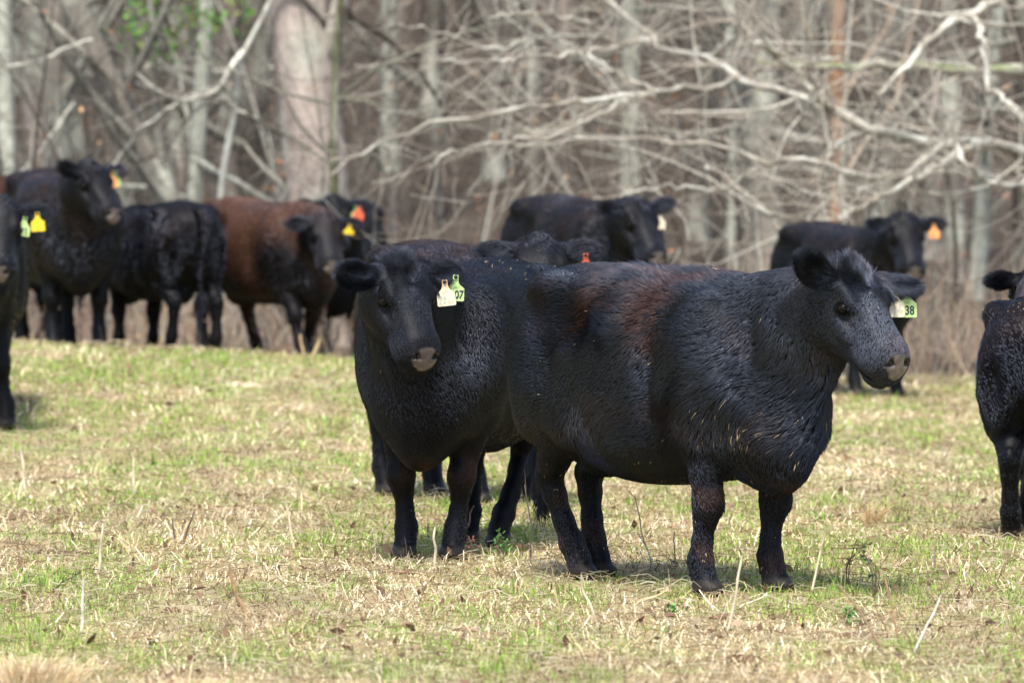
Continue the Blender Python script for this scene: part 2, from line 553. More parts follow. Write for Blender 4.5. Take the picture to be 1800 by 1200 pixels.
    for sg in (1, -1):
        F.ell((.71, sg * .300 * W, 1.02), (.05, .11, .24), .07, sub=True)    # neck groove
    # head
    F.loft(P, HR, np.array(HEAD) * HS, .035, 2.35)
    he = lambda a_, c_, b_, rad, k, R=HR, sub=False: F.ell(H(a_, c_, b_), np.array(rad) * HS, k, R, sub)
    for sg in (1, -1):
        he(.110, sg * .092, -.21, (.090, .048, .085), .04)           # cheek
        he(.155, sg * .114, -.006, (.055, .024, .022), .040)         # brow
        he(.187, sg * .130, -.050, (.040, .017, .027), .020)         # lids
        he(.245, sg * .134, -.072, (.05, .022, .022), .03, sub=True)
        he(.320, sg * .138, -.045, (.09, .028, .036), .03, sub=True)
        he(.235, sg * .120, -.130, (.075, .020, .016), .03)          # facial crest
        he(.425, sg * .088, -.125, (.07, .034, .052), .03)           # lip pad
    he(-.012, 0, .010, (.032, .040, .030), .04)                        # poll
    # blunt muzzle: the nose pad looks forward, the lips lie under it
    Rp = rot_from_axes(HR[0] * .80 + HR[2] * .60, HR[2])
    PC = H(.500, 0, -.090)
    pp = lambda n_, c_, u_: PC + HS * (n_ * Rp[0] + c_ * Rp[1] + u_ * Rp[2])
    F.ell(PC, np.array((.030, .078, .064)) * HS, .014, Rp)
    he(.462, 0, -.212, (.062, .070, .028), .016)                      # chin
    for sg in (1, -1):
        F.ell(pp(.006, sg * .050, .024), np.array((.028, .034, .034)) * HS, .012, Rp)       # nostril wing
        he(.470, sg * .100, -.182, (.10, .036, .0065), .005, rot_from_axes(HR[0] * .985 + HR[2] * .17, HR[2]), True)   # mouth
        Rn = rot_from_axes(Rp[0] * .75 + Rp[1] * sg * .62, Rp[2] + Rp[1] * sg * .5)
        F.ell(pp(.026, sg * .048, .018), np.array((.034, .0125, .021)) * HS, .005, Rn, True)
        F.ell(pp(.020, sg * .068, .006), np.array((.026, .014, .008)) * HS, .005, Rn, True)
        he(.187, sg * .154, -.050, (.026, .024, .0145), .005, sub=True)
    # ears
    ears = {}
    for key, sg in (('l', 1), ('r', -1)):
        out, back, up, twist = spec.get('ear_' + key, (1.0, -.15, -.05, 0.0))
        e = HR[1] * sg * out - HR[0] * back + HR[2] * up
        e /= np.linalg.norm(e)
        base = H(.045, sg * .105, -.045)
        # the open side looks forward along the face, turned by twist
        nrm = HR[2] * math.cos(twist) + HR[0] * math.sin(twist)
        Re = rot_from_axes(e, nrm)
        ce = base + e * .115
        F.cone(base - e * .03, base + e * .05, .044, .040, .03)
        F.ell(ce, (.098, .052, .024), .018, Re)
        F.ell(ce + Re[2] * .030 + e * .008, (.075, .037, .030), .008, Re, sub=True)
        ears[key] = (ce, Re, sg)
    V, Q = F.surface()
    # ---------------- masks on the skin
    q = (V - P) @ HR.T / HS
    a, c, b = q[:, 0], q[:, 1], q[:, 2]
    inhead = (sstep(-.10, .02, a) * (1 - sstep(.55, .6, a)) * (1 - sstep(.30, .38, np.abs(c))) * (1 - sstep(.06, .12, b)) * sstep(-.36, -.26, b))
    qp = (V - PC) @ Rp.T / HS
    el = (qp[:, 1] / (.070 + .14 * np.clip(qp[:, 2], -.05, .03))) ** 2 + (qp[:, 2] / .062) ** 2 + .10 * wob(V, 30, 2)
    pad = sstep(-.012, .002, qp[:, 0]) * (1 - sstep(.85, 1.25, el)) * inhead
    nostril = np.zeros(len(V))
    for sg in (1, -1):
        nostril = np.maximum(nostril, 1 - sstep(.016, .024, np.linalg.norm((V - pp(.016, sg * .052, .016)) / HS, axis=1)))
    fz = np.full(len(V), 9.0); fd = np.full(len(V), 9.0)
    for f in feet:
        d = np.linalg.norm(V[:, :2] - f[:2], axis=1); z = V[:, 2] - (f[2] - .035)
        near = d < .16
        fz = np.where(near, np.minimum(fz, z), fz)
    hoof = 1 - sstep(.055, .07, fz)
    earm = np.zeros(len(V)); inner = np.zeros(len(V))
    for key, (ce, Re, sg) in ears.items():
        qe = (V - ce) @ Re.T
        m = 1 - sstep(1.05, 1.3, np.linalg.norm(qe / np.array([.125, .078, .05]), axis=1))
        earm = np.maximum(earm, m)
    eye = np.zeros(len(V))
    for sg in (1, -1):
        de = np.linalg.norm(V - H(.187, sg * .146, -.050), axis=1)
        eye = np.maximum(eye, 1 - sstep(.028, .035, de))
    mask = dict(head=inhead, pad=pad, hoof=hoof, ear=earm, eye=eye)
    base = np.array(spec.get('black', (.0030, .0030, .0040)))
    brown = np.array(spec.get('brown', (.036, .016, .008)))
    bm = spec['brownf'](V, mask) if 'brownf' in spec else np.zeros(len(V))
    colv = base + (brown - base) * bm[:, None]
    skin = colv * .6
    pc = np.array([.125, .096, .086]) * (1 + .22 * wob(V, 22, 6))[:, None] * (.65 + .35 * sstep(.055, -.02, qp[:, 2]))[:, None]
    skin = skin * (1 - pad[:, None]) + pc * pad[:, None]
    skin = skin * (1 - .9 * nostril[:, None])
    skin = skin * (1 - hoof[:, None]) + np.array([.022, .018, .015]) * hoof[:, None]
    body = new_mesh_obj(name, V * S, Q, MAT['hide'], None, True, skin, {'pad': pad})
    body.location = (cx, cy, cz); body.rotation_euler = (0, 0, phi)
    tag(body, spec['label'], 'cow', 'black cattle standing in the pasture')
    # ---------------- coat
    n = spec.get('hairs', 20000)
    me = body.data
    nv = np.empty(len(V) * 3, np.float32); me.vertices.foreach_get('normal', nv); nv = nv.reshape(-1, 3)
    rng = np.random.default_rng(spec.get('seed', 1))
    tri = np.concatenate([Q[:, [0, 1, 2]], Q[:, [0, 2, 3]]])
    ar = np.linalg.norm(np.cross(V[tri[:, 1]] - V[tri[:, 0]], V[tri[:, 2]] - V[tri[:, 0]]), axis=1)
    bare = np.clip(pad + hoof + eye + nostril, 0, 1)
    dens = (1 - bare) * (1 + 4.0 * inhead + 1.0 * earm)
    pr = ar * dens[tri].mean(1) * (bare[tri].max(1) < .5); pr /= pr.sum()
    ti = rng.choice(len(tri), n, p=pr)
    w = rng.dirichlet((1, 1, 1), n)
    root = (V[tri[ti]] * w[..., None]).sum(1); nr = (nv[tri[ti]] * w[..., None]).sum(1)
    nr /= np.linalg.norm(nr, axis=1, keepdims=True) + 1e-9
    g = lambda arr: (arr[tri[ti]] * w).sum(1)
    hd, er = g(inhead), g(earm); bmr = g(bm)
    x, y, z = root.T
    legm = (1 - sstep(.50, .68, z)) * (1 - sstep(.30, .35, np.abs(y)))
    neckm = sstep(.35, .65, x) * (1 - hd)
    flow = np.stack([-.80 + .45 * neckm, 0 * x, -.45 - .35 * neckm], 1)
    flow = flow * (1 - legm[:, None]) + np.array([-.12, 0, -1.0]) * legm[:, None]
    whorl = H(.15, 0, .03)
    fh = root - whorl; fh /= np.linalg.norm(fh, axis=1, keepdims=True) + 1e-6
    flow = flow * (1 - hd[:, None]) + fh * hd[:, None]
    fe = np.zeros_like(root)
    for key, (ce, Re, sg) in ears.items():
        sel = np.linalg.norm(root - ce, axis=1) < .2
        fe[sel] = (Re[0] * .8 + 0 * root[sel]) + (root[sel] - ce) * 5
    flow = flow * (1 - er[:, None]) + fe * er[:, None]
    flow -= nr * (flow * nr).sum(1, keepdims=True)
    flow /= np.linalg.norm(flow, axis=1, keepdims=True) + 1e-6
    side = np.cross(nr, flow)
    sd = spec.get('seed', 1) * 10
    shag = np.clip(spec['shagf'](root) if 'shagf' in spec else .4 + .25 * wob(root, 3.0, sd + 5), 0, 1.4)
    shag = shag * (1 - .75 * hd) * (1 - .5 * legm) + er * .5
    tuft = hd * sstep(.05, -.04, (root - P) @ HR[0]) * (np.abs((root - P) @ HR[1]) < .09) * sstep(-.06, 0.0, (root - P) @ HR[2])
    tuft = np.maximum(tuft, .6 * hd * sstep(.16, .06, (root - P) @ HR[0]) * (np.abs((root - P) @ HR[1]) < .08) * sstep(-.02, .01, (root - P) @ HR[2]))
    ang = (spec.get('swirl', .45) * wob(root, 1.9, sd + 1) + .16 * wob(root, 5.0, sd + 2)) * (.35 + shag) + rng.normal(0, .09, n)
    clump = wob(root, 26.0, sd + 3)
    ang += tuft * 1.6 * wob(root, 11.0, sd + 6)
    ang += .10 * clump * shag
    d0 = flow * np.cos(ang)[:, None] + side * np.sin(ang)[:, None]
    lift = .20 + .22 * shag * (1 + .28 * wob(root, 14.0, sd + 4) + .7 * wob(root, 2.4, sd + 7)) + rng.normal(0, .06, n)
    lift = lift * (1 - .45 * hd * (1 - er)) * (1 - .3 * legm)
    lift = np.clip(lift + .95 * tuft * spec.get('tuft', .4) + .25 * er, .08, 1.2)
    L = (.016 + .030 * shag) * rng.uniform(.7, 1.25, n) * (1 - .55 * hd * (1 - er)) * (1 - .40 * legm) * spec.get('hairlen', 1.0)
    spine = sstep(1.17, 1.24, z) * sstep(-.30, -.12, x) * (1 - sstep(.35, .5, x)) * (1 - hd) * spec.get('ridge', .25)
    L += spine * rng.uniform(.0, .028, n); lift += spine * rng.uniform(.2, .9, n)
    L += tuft * rng.uniform(.015, .065, n) * spec.get('tuft', .4) + er * .012
    # tail switch
    sw = np.linalg.norm(root[:, :2] - t0[:2], axis=1) < .07
    sw = sw & (z < t0[2] - .02) & (z > t0[2] - .4)
    L = np.where(sw, rng.uniform(.06, .16, n), L); lift = np.where(sw, .15, lift)
    m = 4
    pts = np.zeros((n, m, 3)); pts[:, 0] = root - nr * .004
    dirv = d0 + nr * lift[:, None]; dirv /= np.linalg.norm(dirv, axis=1, keepdims=True)
    cur = root.copy()
    for i in range(1, m):
        cur = cur + dirv * (L / (m - 1))[:, None]
        pts[:, i] = cur
        dirv = dirv - nr * (.10 + .10 * shag)[:, None] * (1 - .8 * tuft)[:, None] + np.array([0, 0, -.07]) + rng.normal(0, .06, (n, 3)) + side * (.04 * clump * shag)[:, None]
        dirv /= np.linalg.norm(dirv, axis=1, keepdims=True)
    # hairs gather into locks
    if spec.get('locks', 0):
        from mathutils.kdtree import KDTree
        k = max(10, n // spec['locks'])
        ci = rng.choice(n, k, replace=False)
        kd = KDTree(k)
        for j, i_ in enumerate(ci): kd.insert(root[i_], j)
        kd.balance()
        near = ci[np.fromiter((kd.find(p)[1] for p in root), np.int64, n)]
        wgt = (np.clip(shag - .45, 0, .5) * (1 - hd) * (1 - legm) * (1 - er))[:, None]
        far = np.linalg.norm(root - root[near], axis=1)[:, None] < .05
        for i, f in ((1, .12), (2, .42), (3, .70)):
            pts[:, i] += (pts[near, i] - pts[:, i]) * f * wgt * far
    hc_ = bpy.data.hair_curves.new('coat')
    hc_.add_curves([m] * n)
    hc_.attributes['position'].data.foreach_set('vector', (pts * S).astype(np.float32).ravel())
    ra = hc_.attributes.get('radius') or hc_.attributes.new('radius', 'FLOAT', 'POINT')
    hw = spec.get('hairw', .0011) * rng.uniform(.7, 1.3, n) * (1 - .35 * hd)
    ra.data.foreach_set('value', (hw[:, None] * np.array([1.0, .95, .7, .15])).astype(np.float32).ravel())
    hcol = base + (brown - base) * np.clip(bmr + rng.normal(0, .10, n) * (bmr > .05), 0, 1)[:, None]
    hcol = hcol * rng.uniform(.75, 1.3, n)[:, None]
    if 'strawf' in spec:
        st = spec['strawf'](root) > rng.uniform(0, 1, n)
        hcol[st] = np.array([.36, .26, .13]) * rng.uniform(.5, 1.2, st.sum())[:, None]
    ca = hc_.attributes.new('col', 'FLOAT_COLOR', 'CURVE')
    c4 = np.ones((n, 4), np.float32); c4[:, :3] = hcol
    ca.data.foreach_set('color', c4.ravel())
    gl = hc_.attributes.new('gloss', 'FLOAT', 'CURVE')
    gv = np.clip((spec['glossf'](root) if 'glossf' in spec else 1 + .25 * wob(root, 1.8, sd + 8)) * rng.uniform(.85, 1.15, n), .15, 2)
    gv = gv * (1 - .5 * tuft) * (1 - .45 * legm)
    gl.data.foreach_set('value', gv.astype(np.float32))
    hc_.materials.append(MAT['coat'])
    ho = bpy.data.objects.new('coat', hc_); COL.objects.link(ho); ho.parent = body
    # ---------------- eyes
    for sg in (1, -1):
        ctr = H(.187, sg * .1295, -.050)
        V2, F2 = uv_sphere(.0245 * HS, 14, 10)
        e = new_mesh_obj('eye', (V2 + ctr) * S, F2, MAT['eye'], body, True)
    # ---------------- ear tags
    for t in spec.get('tags', []):
        ear_tag(body, S, ears[t['ear']], t, phi, HR)
    return body


def uv_sphere(r, nu, nv_):
    th = np.linspace(0, 2 * np.pi, nu, endpoint=False); ph = np.linspace(0, np.pi, nv_ + 1)
    V = np.array([[r * math.sin(p) * math.cos(t), r * math.sin(p) * math.sin(t), r * math.cos(p)] for p in ph for t in th])
    F = [[i * nu + j, (i + 1) * nu + j, (i + 1) * nu + (j + 1) % nu, i * nu + (j + 1) % nu] for i in range(nv_) for j in range(nu)]
    return V, np.array(F)


def ear_tag(body, S, ear, t, phi, HR):
    """flexible plastic tag hanging from the ear by a stud: shield outline with a narrow neck"""
    ce, Re, sg = ear
    along, drop = t.get('along', 0.02), t.get('drop', .02)
    yaw = math.radians(t.get('yaw', -90)) - phi          # the way the printed face looks, in the cow's frame
    n = np.array([math.cos(yaw), math.sin(yaw), 0.0]); up = np.array([0, 0, 1.0]); rt = np.cross(up, n)
    roll = math.radians(t.get('roll', 0)); c, s = math.cos(roll), math.sin(roll)
    up, rt = up * c + rt * s, rt * c - up * s
    stud = ce + Re[0] * along - np.array([0, 0, drop]) + n * t.get('fwd', .045)
    w, h = t.get('w', .040), t.get('h', .105)
    out = [(-.011, .008), (.011, .008), (.013, -.020), (.020, -.034), (w, -.050), (w + .001, -h + .004), (w - .004, -h), (-w + .004, -h), (-w - .001, -h + .004), (-w, -.050), (-.020, -.034), (-.013, -.020)]
    k = len(out); th = .0022
    Vt = [stud + rt * px + up * py + n * (th * sz - .010 * max(0, -py) * 0) for sz in (1, -1) for px, py in out]
    Ft = []
    me = bpy.data.meshes.new('ear_tag')
    faces = [list(range(k)), list(range(2 * k - 1, k - 1, -1))] + [[(i + 1) % k, i, k + i, k + (i + 1) % k] for i in range(k)]
    me.from_pydata([tuple(v * S) for v in Vt], [], faces); me.update()
    me.materials.append(tag_mat(t['color'], t.get('top')))
    o = bpy.data.objects.new('ear_tag', me); COL.objects.link(o); o.parent = body
    if t.get('label'): o['label'] = t['label']
    V2, F2 = uv_sphere(.009, 10, 6)
    new_mesh_obj('stud', (V2 * np.array([1, 1, .9]) + stud + n * .004) * S, F2, MAT['stud'], o, True)
    for txt, size, yy, colr, xx in t.get('text', []):
        cu = bpy.data.curves.new('number', 'FONT')
        cu.body = txt; cu.size = size * S; cu.align_x = 'CENTER'; cu.align_y = 'CENTER'; cu.extrude = .0004; cu.offset = size * .018 * S
        cu.materials.append(plain_mat('tag_ink', colr, .7))
        tmp = bpy.data.objects.new('number', cu); COL.objects.link(tmp)
        dg = bpy.context.evaluated_depsgraph_get()
        tm = bpy.data.meshes.new_from_object(tmp.evaluated_get(dg)); bpy.data.objects.remove(tmp)
        to = bpy.data.objects.new('number', tm); COL.objects.link(to); to.parent = o
        pos = (stud + rt * xx + up * yy + n * (th + .0012)) * S
        M = Matrix(((rt[0] * t.get('squash', .8), up[0], n[0], pos[0]), (rt[1] * t.get('squash', .8), up[1], n[1], pos[1]), (rt[2] * t.get('squash', .8), up[2], n[2], pos[2]), (0, 0, 0, 1)))
        to.matrix_local = M
# ------------------------------------------------------------------ the herd
CREAM, LIME, ORANGE, RED, YELLOW = (.68, .62, .45), (.44, .60, .23), (.72, .30, .10), (.70, .11, .04), (.70, .50, .02)
INK, FAINT = (.02, .03, .05), (.50, .48, .40)


def brown_main(V, m):
    x, y, z = V.T
    patch = sstep(.95, 1.12, z + .10 * wob(V, 2.2, 3)) * sstep(-.42, -.12, x) * (1 - sstep(.22, .42, x + .08 * wob(V, 3, 9)))
    f = patch * np.clip(.35 + .45 * wob(V, 5.0, 4) + .45 * wob(V, 13.0, 14), 0, 1)
    f = np.maximum(f, .16 * sstep(.2, .9, wob(V, 2.5, 6)))
    f = np.maximum(f, .55 * (1 - sstep(.35, .60, z)) * sstep(.0, .9, wob(V, 7.0, 8)))
    return np.clip(f, 0, .9)


def shag_main(p):
    x, y, z = p.T
    s = .55 + .35 * wob(p, 3.0, 21)
    s = s + .5 * sstep(.9, 1.1, z) * sstep(-.35, -.1, x) * (1 - sstep(.3, .5, x))
    s = s + .5 * sstep(.35, .6, x) * (1 - sstep(.9, 1.1, z))            # brisket and neck are long haired
    s = s - .45 * sstep(-.35, -.6, x)
    return s


def straw_main(p):
    x, y, z = p.T
    a = .50 * np.exp(-((x - .66) / .12) ** 2 - ((z - .66) / .07) ** 2) * (wob(p, 22, 31) > .25)
    return a * .32 + .0005 + .05 * (1 - sstep(.42, .6, z)) * (wob(p, 18, 33) > .8)


def gloss_main(p):
    # winter coat in patches: dull curly saddle and elbow, sleek sides
    x, y, z = p.T
    w = .10 * wob(p, 3.0, 41)
    saddle = sstep(.93, 1.02, z + w) * sstep(-.52, -.44, x + w) * (1 - sstep(-.02, .10, x + w)) * (1 - sstep(1.20, 1.26, z))
    elbow = np.exp(-((x - .22 + w) / .09) ** 2 - ((z - .66 + w) / .10) ** 2)
    mid = np.exp(-((x - .12) / .16) ** 2 - ((z - .98 + w) / .12) ** 2) * sstep(-.1, .5, wob(p, 6.0, 43))
    return 1.15 - .72 * np.clip(saddle + elbow, 0, 1) - .45 * mid + .22 * wob(p, 2.0, 42) + .35 * sstep(1.22, 1.30, z)


def dusty(lo, amount):
    def f(V, m):
        return (1 - .85 * m['head']) * np.clip(amount * sstep(lo, 1.25, V[:, 2] + .12 * wob(V, 2.0, 7)) * (.6 + .4 * wob(V, 4.0, 5)) + .10 * sstep(.3, 1, wob(V, 2, 8)), 0, 1)
    return f


def all_brown(V, m):
    f = .38 + .42 * wob(V, 1.3, 5) + .35 * sstep(.85, 1.2, V[:, 2]) - .12 * (1 - sstep(.35, .6, V[:, 2])) - .18 * sstep(.3, .7, V[:, 0])
    return np.clip(f * (1 - .75 * m['head']) * (1 - .6 * m['ear']), .04, 1)


def legs_brown(V, m):
    x, y, z = V.T
    f = .85 * np.exp(-((z - .40) / .07) ** 2) * sstep(.2, .5, x) * (.6 + .4 * wob(V, 8, 3))
    return np.clip(f + .05 * sstep(.2, 1, wob(V, 3, 2)) + .08 * sstep(1.0, 1.2, z) * (1 - m['head']) * sstep(0, 1, wob(V, 2, 6)), 0, 1)


def build_herd(test=False):
    H = 1.0 if not test else .25
    herd = []
    # the big cow standing across the middle, head to the right
    herd.append(dict(label='large black shaggy cow facing right with ear tags 514 and 38', pos=(.672, 23.72), yaw=-51, scale=1.018, legr=.95, poll=at(1490, 474, 22.9), head=(-46, 46, 0), wide=.98, belly=.035,
        legs=dict(fl=(.03, -.07), fr=(-.05, -.03), hl=(.04, -.09), hr=(.10, .11)), tail=.02, glossf=gloss_main, ridge=1.0, swirl=.6, locks=10, hairs=int(160000 * H), hairw=.00095, hairlen=1.15, brownf=brown_main, shagf=shag_main, strawf=straw_main, brown=(.034, .0145, .008), seed=1, tuft=1.2,
        ear_l=(1.0, -.65, .55, -.3), ear_r=(1.0, .35, .42, .95), vox=(.0075, .013),
        tags=[dict(ear='l', color=CREAM, top=(.45, .24, .09), along=-.005, drop=.020, yaw=-75, fwd=.050, text=[('514', .046, -.076, FAINT, 0)], label='cream ear tag with faded digits'),
              dict(ear='l', color=LIME, along=.050, drop=.018, yaw=-75, fwd=.032, text=[('38', .050, -.078, INK, .010), ('USA', .014, -.046, (.2, .35, .1), 0)], label='lime green ear tag reading 38')]))
    # its neighbour facing the camera
    herd.append(dict(label='black cow facing the camera with ear tags 7511 and 07', pos=(-.225, 25.98), yaw=-106, scale=1.02, headscale=.87, poll=at(703, 464, 25.0), head=(-58, 54, 0), wide=1.03, belly=.0,
        legs=dict(fl=(.02, -.07), fr=(.02, .055), hl=(.30, -.10), hr=(.15, .06)), tail=.02, shagf=lambda p: .14 + .16 * wob(p, 2.5, 25) + .14 * sstep(.3, .7, p[:, 0]), legr=.93, hairs=int(150000 * H), hairw=.00075, hairlen=.95, brownf=legs_brown, seed=2, tuft=1.2,
        ear_l=(1.0, .10, -.02, .35), ear_r=(1.0, .05, .05, .35), vox=(.0075, .014), strawf=lambda p: .0004 + .006 * (p[:, 2] > 1.15) * (p[:, 0] < .2),
        tags=[dict(ear='l', color=CREAM, top=(.62, .40, .20), along=.018, drop=.032, yaw=-80, fwd=.066, roll=-6, text=[('7511', .040, -.078, FAINT, 0)], label='cream ear tag with faded digits'),
              dict(ear='l', color=LIME, along=.082, drop=.016, yaw=-80, fwd=.044, roll=3, text=[('07', .050, -.078, INK, .018), ('USA', .014, -.046, (.2, .35, .1), 0)], label='lime green ear tag reading 07')]))
    # behind the two, only its back, ears and lower legs show
    herd.append(dict(label='dark brown cow half hidden behind the two front cows', pos=(-.24, 29.5), yaw=-65, scale=1.02, legs=dict(fl=(0, -.02), fr=(0, .02), hl=(0, -.08)), poll=at(948, 424, 28.45), head=(-82, 40, 0),
        hairs=int(40000 * H), hairw=.0016, brownf=dusty(.8, .55), seed=3, ear_l=(1.0, .1, .0, .4), ear_r=(1.0, .15, -.12, .4), vox=(.010, .018),
        tags=[dict(ear='l', color=RED, along=.02, drop=.02, yaw=-85, fwd=.04, label='orange red ear tag')]))
    # behind the big cow's back
    herd.append(dict(label='black cow with a pale ear tag looking over the big cow\'s back', pos=(.53, 41.0), yaw=-62, scale=1.03, poll=at(1118, 357, 40.2), head=(-55, 48, 0),
        hairs=int(16000 * H), hairw=.0024, brownf=dusty(.85, .35), seed=4, ear_l=(1.0, .1, .42, .2), ear_r=(1.0, .15, .05, .4), vox=(.012, .02),
        tags=[dict(ear='l', color=CREAM, along=-.02, drop=.05, yaw=-60, fwd=.02, label='cream ear tag')]))
    herd.append(dict(label='black cow with one orange ear tag at the wood\'s edge', pos=(2.56, 43.45), yaw=-66, scale=1.0, poll=at(1592, 383, 42.5), head=(-76, 55, 0),
        hairs=int(16000 * H), hairw=.0024, brownf=dusty(.9, .25), seed=5, vox=(.012, .02), ear_l=(1.0, .0, .1, .4), ear_r=(1.0, .0, .05, .4),
        tags=[dict(ear='l', color=ORANGE, along=.01, drop=.0, yaw=-85, fwd=.04, label='orange ear tag')]))
    herd.append(dict(label='brown cow stepping forward on the rise with a yellow ear tag', pos=(-1.90, 44.6), yaw=-55, scale=.97, poll=at(572, 382, 43.75), head=(-76, 50, 0),
        legs=dict(fr=(.25, .02), fl=(-.22, 0), hr=(-.10, 0), hl=(.18, 0)), hairs=int(16000 * H), hairw=.0024, brown=(.070, .030, .0135), brownf=all_brown, seed=6, vox=(.012, .02), ear_l=(1.0, .0, -.05, .4), ear_r=(1.0, .1, -.05, .4),
        tags=[dict(ear='l', color=YELLOW, along=-.01, drop=.0, yaw=-85, fwd=.045, h=.075, roll=8, label='yellow ear tag')]))
    herd.append(dict(label='black cow behind the brown one with an orange red ear tag', pos=(-1.42, 47.2), yaw=-92, scale=1.03, poll=at(586, 351, 46.0), head=(-84, 45, 0),
        hairs=int(14000 * H), hairw=.0026, brownf=dusty(1.0, .3), seed=7, vox=(.012, .02), ear_l=(1.0, .0, .0, .4), ear_r=(1.0, .0, .05, .4),
        tags=[dict(ear='l', color=LIME, along=-.03, drop=.0, yaw=-85, fwd=.03, label='lime green ear tag'), dict(ear='l', color=RED, along=.0, drop=.0, yaw=-85, fwd=.045, roll=10, label='orange red ear tag')]))
    herd.append(dict(label='untagged black cow turned away between the brown cow and the tall one', pos=(-2.74, 44.1), yaw=118, scale=.90, poll=at(190, 420, 45.1), head=(150, 50, 0),
        legs=dict(hl=(.0, 0), hr=(-.15, 0), fr=(.05, 0)), hairs=int(14000 * H), hairw=.0024, seed=8, vox=(.014, .02), brownf=dusty(1.0, .12)))
    herd.append(dict(label='tall dark brown cow looking right with orange and green ear tags', pos=(-3.42, 43.3), yaw=-74, scale=1.05, poll=at(158, 291, 42.4), head=(-50, 42, 0),
        hairs=int(18000 * H), hairw=.0024, brown=(.030, .014, .008), brownf=dusty(.5, .7), seed=9, vox=(.012, .02), ear_l=(1.0, .05, .08, .4), ear_r=(1.0, .05, .30, .4),
        tags=[dict(ear='l', color=LIME, along=.0, drop=.0, yaw=-70, fwd=.03, label='lime green ear tag'), dict(ear='l', color=ORANGE, along=-.03, drop=.005, yaw=-70, fwd=.045, label='orange ear tag')]))
    herd.append(dict(label='black cow cut by the left edge with green and yellow ear tags', pos=(-3.37, 35.1), yaw=-88, scale=1.02, legs=dict(fl=(.05, .10)), poll=at(0, 357, 34.0), head=(-88, 55, 0),
        hairs=int(20000 * H), hairw=.002, seed=10, vox=(.012, .018), brownf=dusty(1.0, .15), ear_l=(1.0, .05, -.15, .4), ear_r=(1.0, .05, -.1, .4),
        tags=[dict(ear='l', color=LIME, along=-.06, drop=.03, yaw=-85, fwd=.04, roll=10, text=[('773', .045, -.078, INK, 0)], label='lime green ear tag'),
              dict(ear='l', color=YELLOW, along=.01, drop=.0, yaw=-85, fwd=.045, roll=-4, label='yellow ear tag')]))
    herd.append(dict(label='small black cow cut by the right edge, rump to the camera', pos=(2.60, 27.30), yaw=80, scale=.88, poll=at(1822, 478, 28.5), head=(105, 40, 0), wide=1.08,
        hairs=int(60000 * H), hairw=.0010, seed=11, vox=(.011, .016), brownf=dusty(1.05, .25), ear_l=(1.0, .1, .0, .3), ear_r=(1.0, .1, .0, .3), tail=.02, strawf=lambda p: .001 + .10 * (p[:, 2] > 1.22) * (p[:, 0] < -.65)))
    herd.append(dict(label='brown backed cow almost hidden behind the tall dark brown one', pos=(-4.40, 46.2), yaw=165, scale=1.06, dz=.10, poll=at(-330, 330, 46.6), head=(170, 35, 0),
        hairs=int(9000 * H), hairw=.0026, brown=(.085, .036, .016), brownf=dusty(.8, .8), seed=12, vox=(.016, .022)))
    for h in herd:
        make_cow(h)
# ------------------------------------------------------------------ pasture and woodland floor
def ground_material():
    m, nt, p = nodes_of('pasture')
    geo = nt.nodes.new('ShaderNodeNewGeometry')
    def noise(scale, detail=5):
        n = nt.nodes.new('ShaderNodeTexNoise'); n.inputs['Scale'].default_value = scale; n.inputs['Detail'].default_value = detail
        nt.links.new(geo.outputs['Position'], n.inputs['Vector']); return n.outputs['Fac']
    def ramp(src, stops):
        r = nt.nodes.new('ShaderNodeValToRGB')
        while len(r.color_ramp.elements) < len(stops): r.color_ramp.elements.new(.5)
        for e, (pos, c) in zip(r.color_ramp.elements, stops): e.position = pos; e.color = (*c, 1)
        nt.links.new(src, r.inputs[0]); return r.outputs[0]
    def mix(f, a, b):
        x = nt.nodes.new('ShaderNodeMix'); x.data_type = 'RGBA'
        nt.links.new(f, x.inputs['Factor']); nt.links.new(a, x.inputs['A']); nt.links.new(b, x.inputs['B']); return x.outputs['Result']
    thatch = ramp(noise(38), [(.28, (.07, .048, .028)), (.45, (.22, .16, .09)), (.62, (.38, .30, .17))])
    green = ramp(noise(30), [(.3, (.10, .15, .04)), (.6, (.22, .32, .08))])
    gm = ramp(noise(1.6), [(.47, (0, 0, 0)), (.62, (.6, .6, .6))])
    past = mix(gm, thatch, green)
    litter = ramp(noise(14, 8), [(.30, (.018, .013, .010)), (.48, (.048, .036, .026)), (.66, (.10, .078, .058))])  # leaf litter darkened, shadowy gaps of the wood put into its colour
    s = nt.nodes.new('ShaderNodeSeparateXYZ'); nt.links.new(geo.outputs['Position'], s.inputs[0])
    mr = nt.nodes.new('ShaderNodeMapRange'); mr.inputs[1].default_value = 43.5; mr.inputs[2].default_value = 47.5
    ad = nt.nodes.new('ShaderNodeMath'); ad.operation = 'MULTIPLY_ADD'; ad.inputs[1].default_value = 5.0
    nt.links.new(noise(.7), ad.inputs[0]); nt.links.new(s.outputs['Y'], ad.inputs[2])
    sb = nt.nodes.new('ShaderNodeMath'); sb.operation = 'SUBTRACT'; sb.inputs[1].default_value = 2.5
    nt.links.new(ad.outputs[0], sb.inputs[0]); nt.links.new(sb.outputs[0], mr.inputs[0])
    nt.links.new(mix(mr.outputs[0], past, litter), p.inputs['Base Color'])
    p.inputs['Roughness'].default_value = .95; p.inputs['Specular IOR Level'].default_value = .1
    b = nt.nodes.new('ShaderNodeBump'); b.inputs['Strength'].default_value = .8; b.inputs['Distance'].default_value = .03
    nt.links.new(noise(25, 8), b.inputs['Height']); nt.links.new(b.outputs[0], p.inputs['Normal'])
    return m


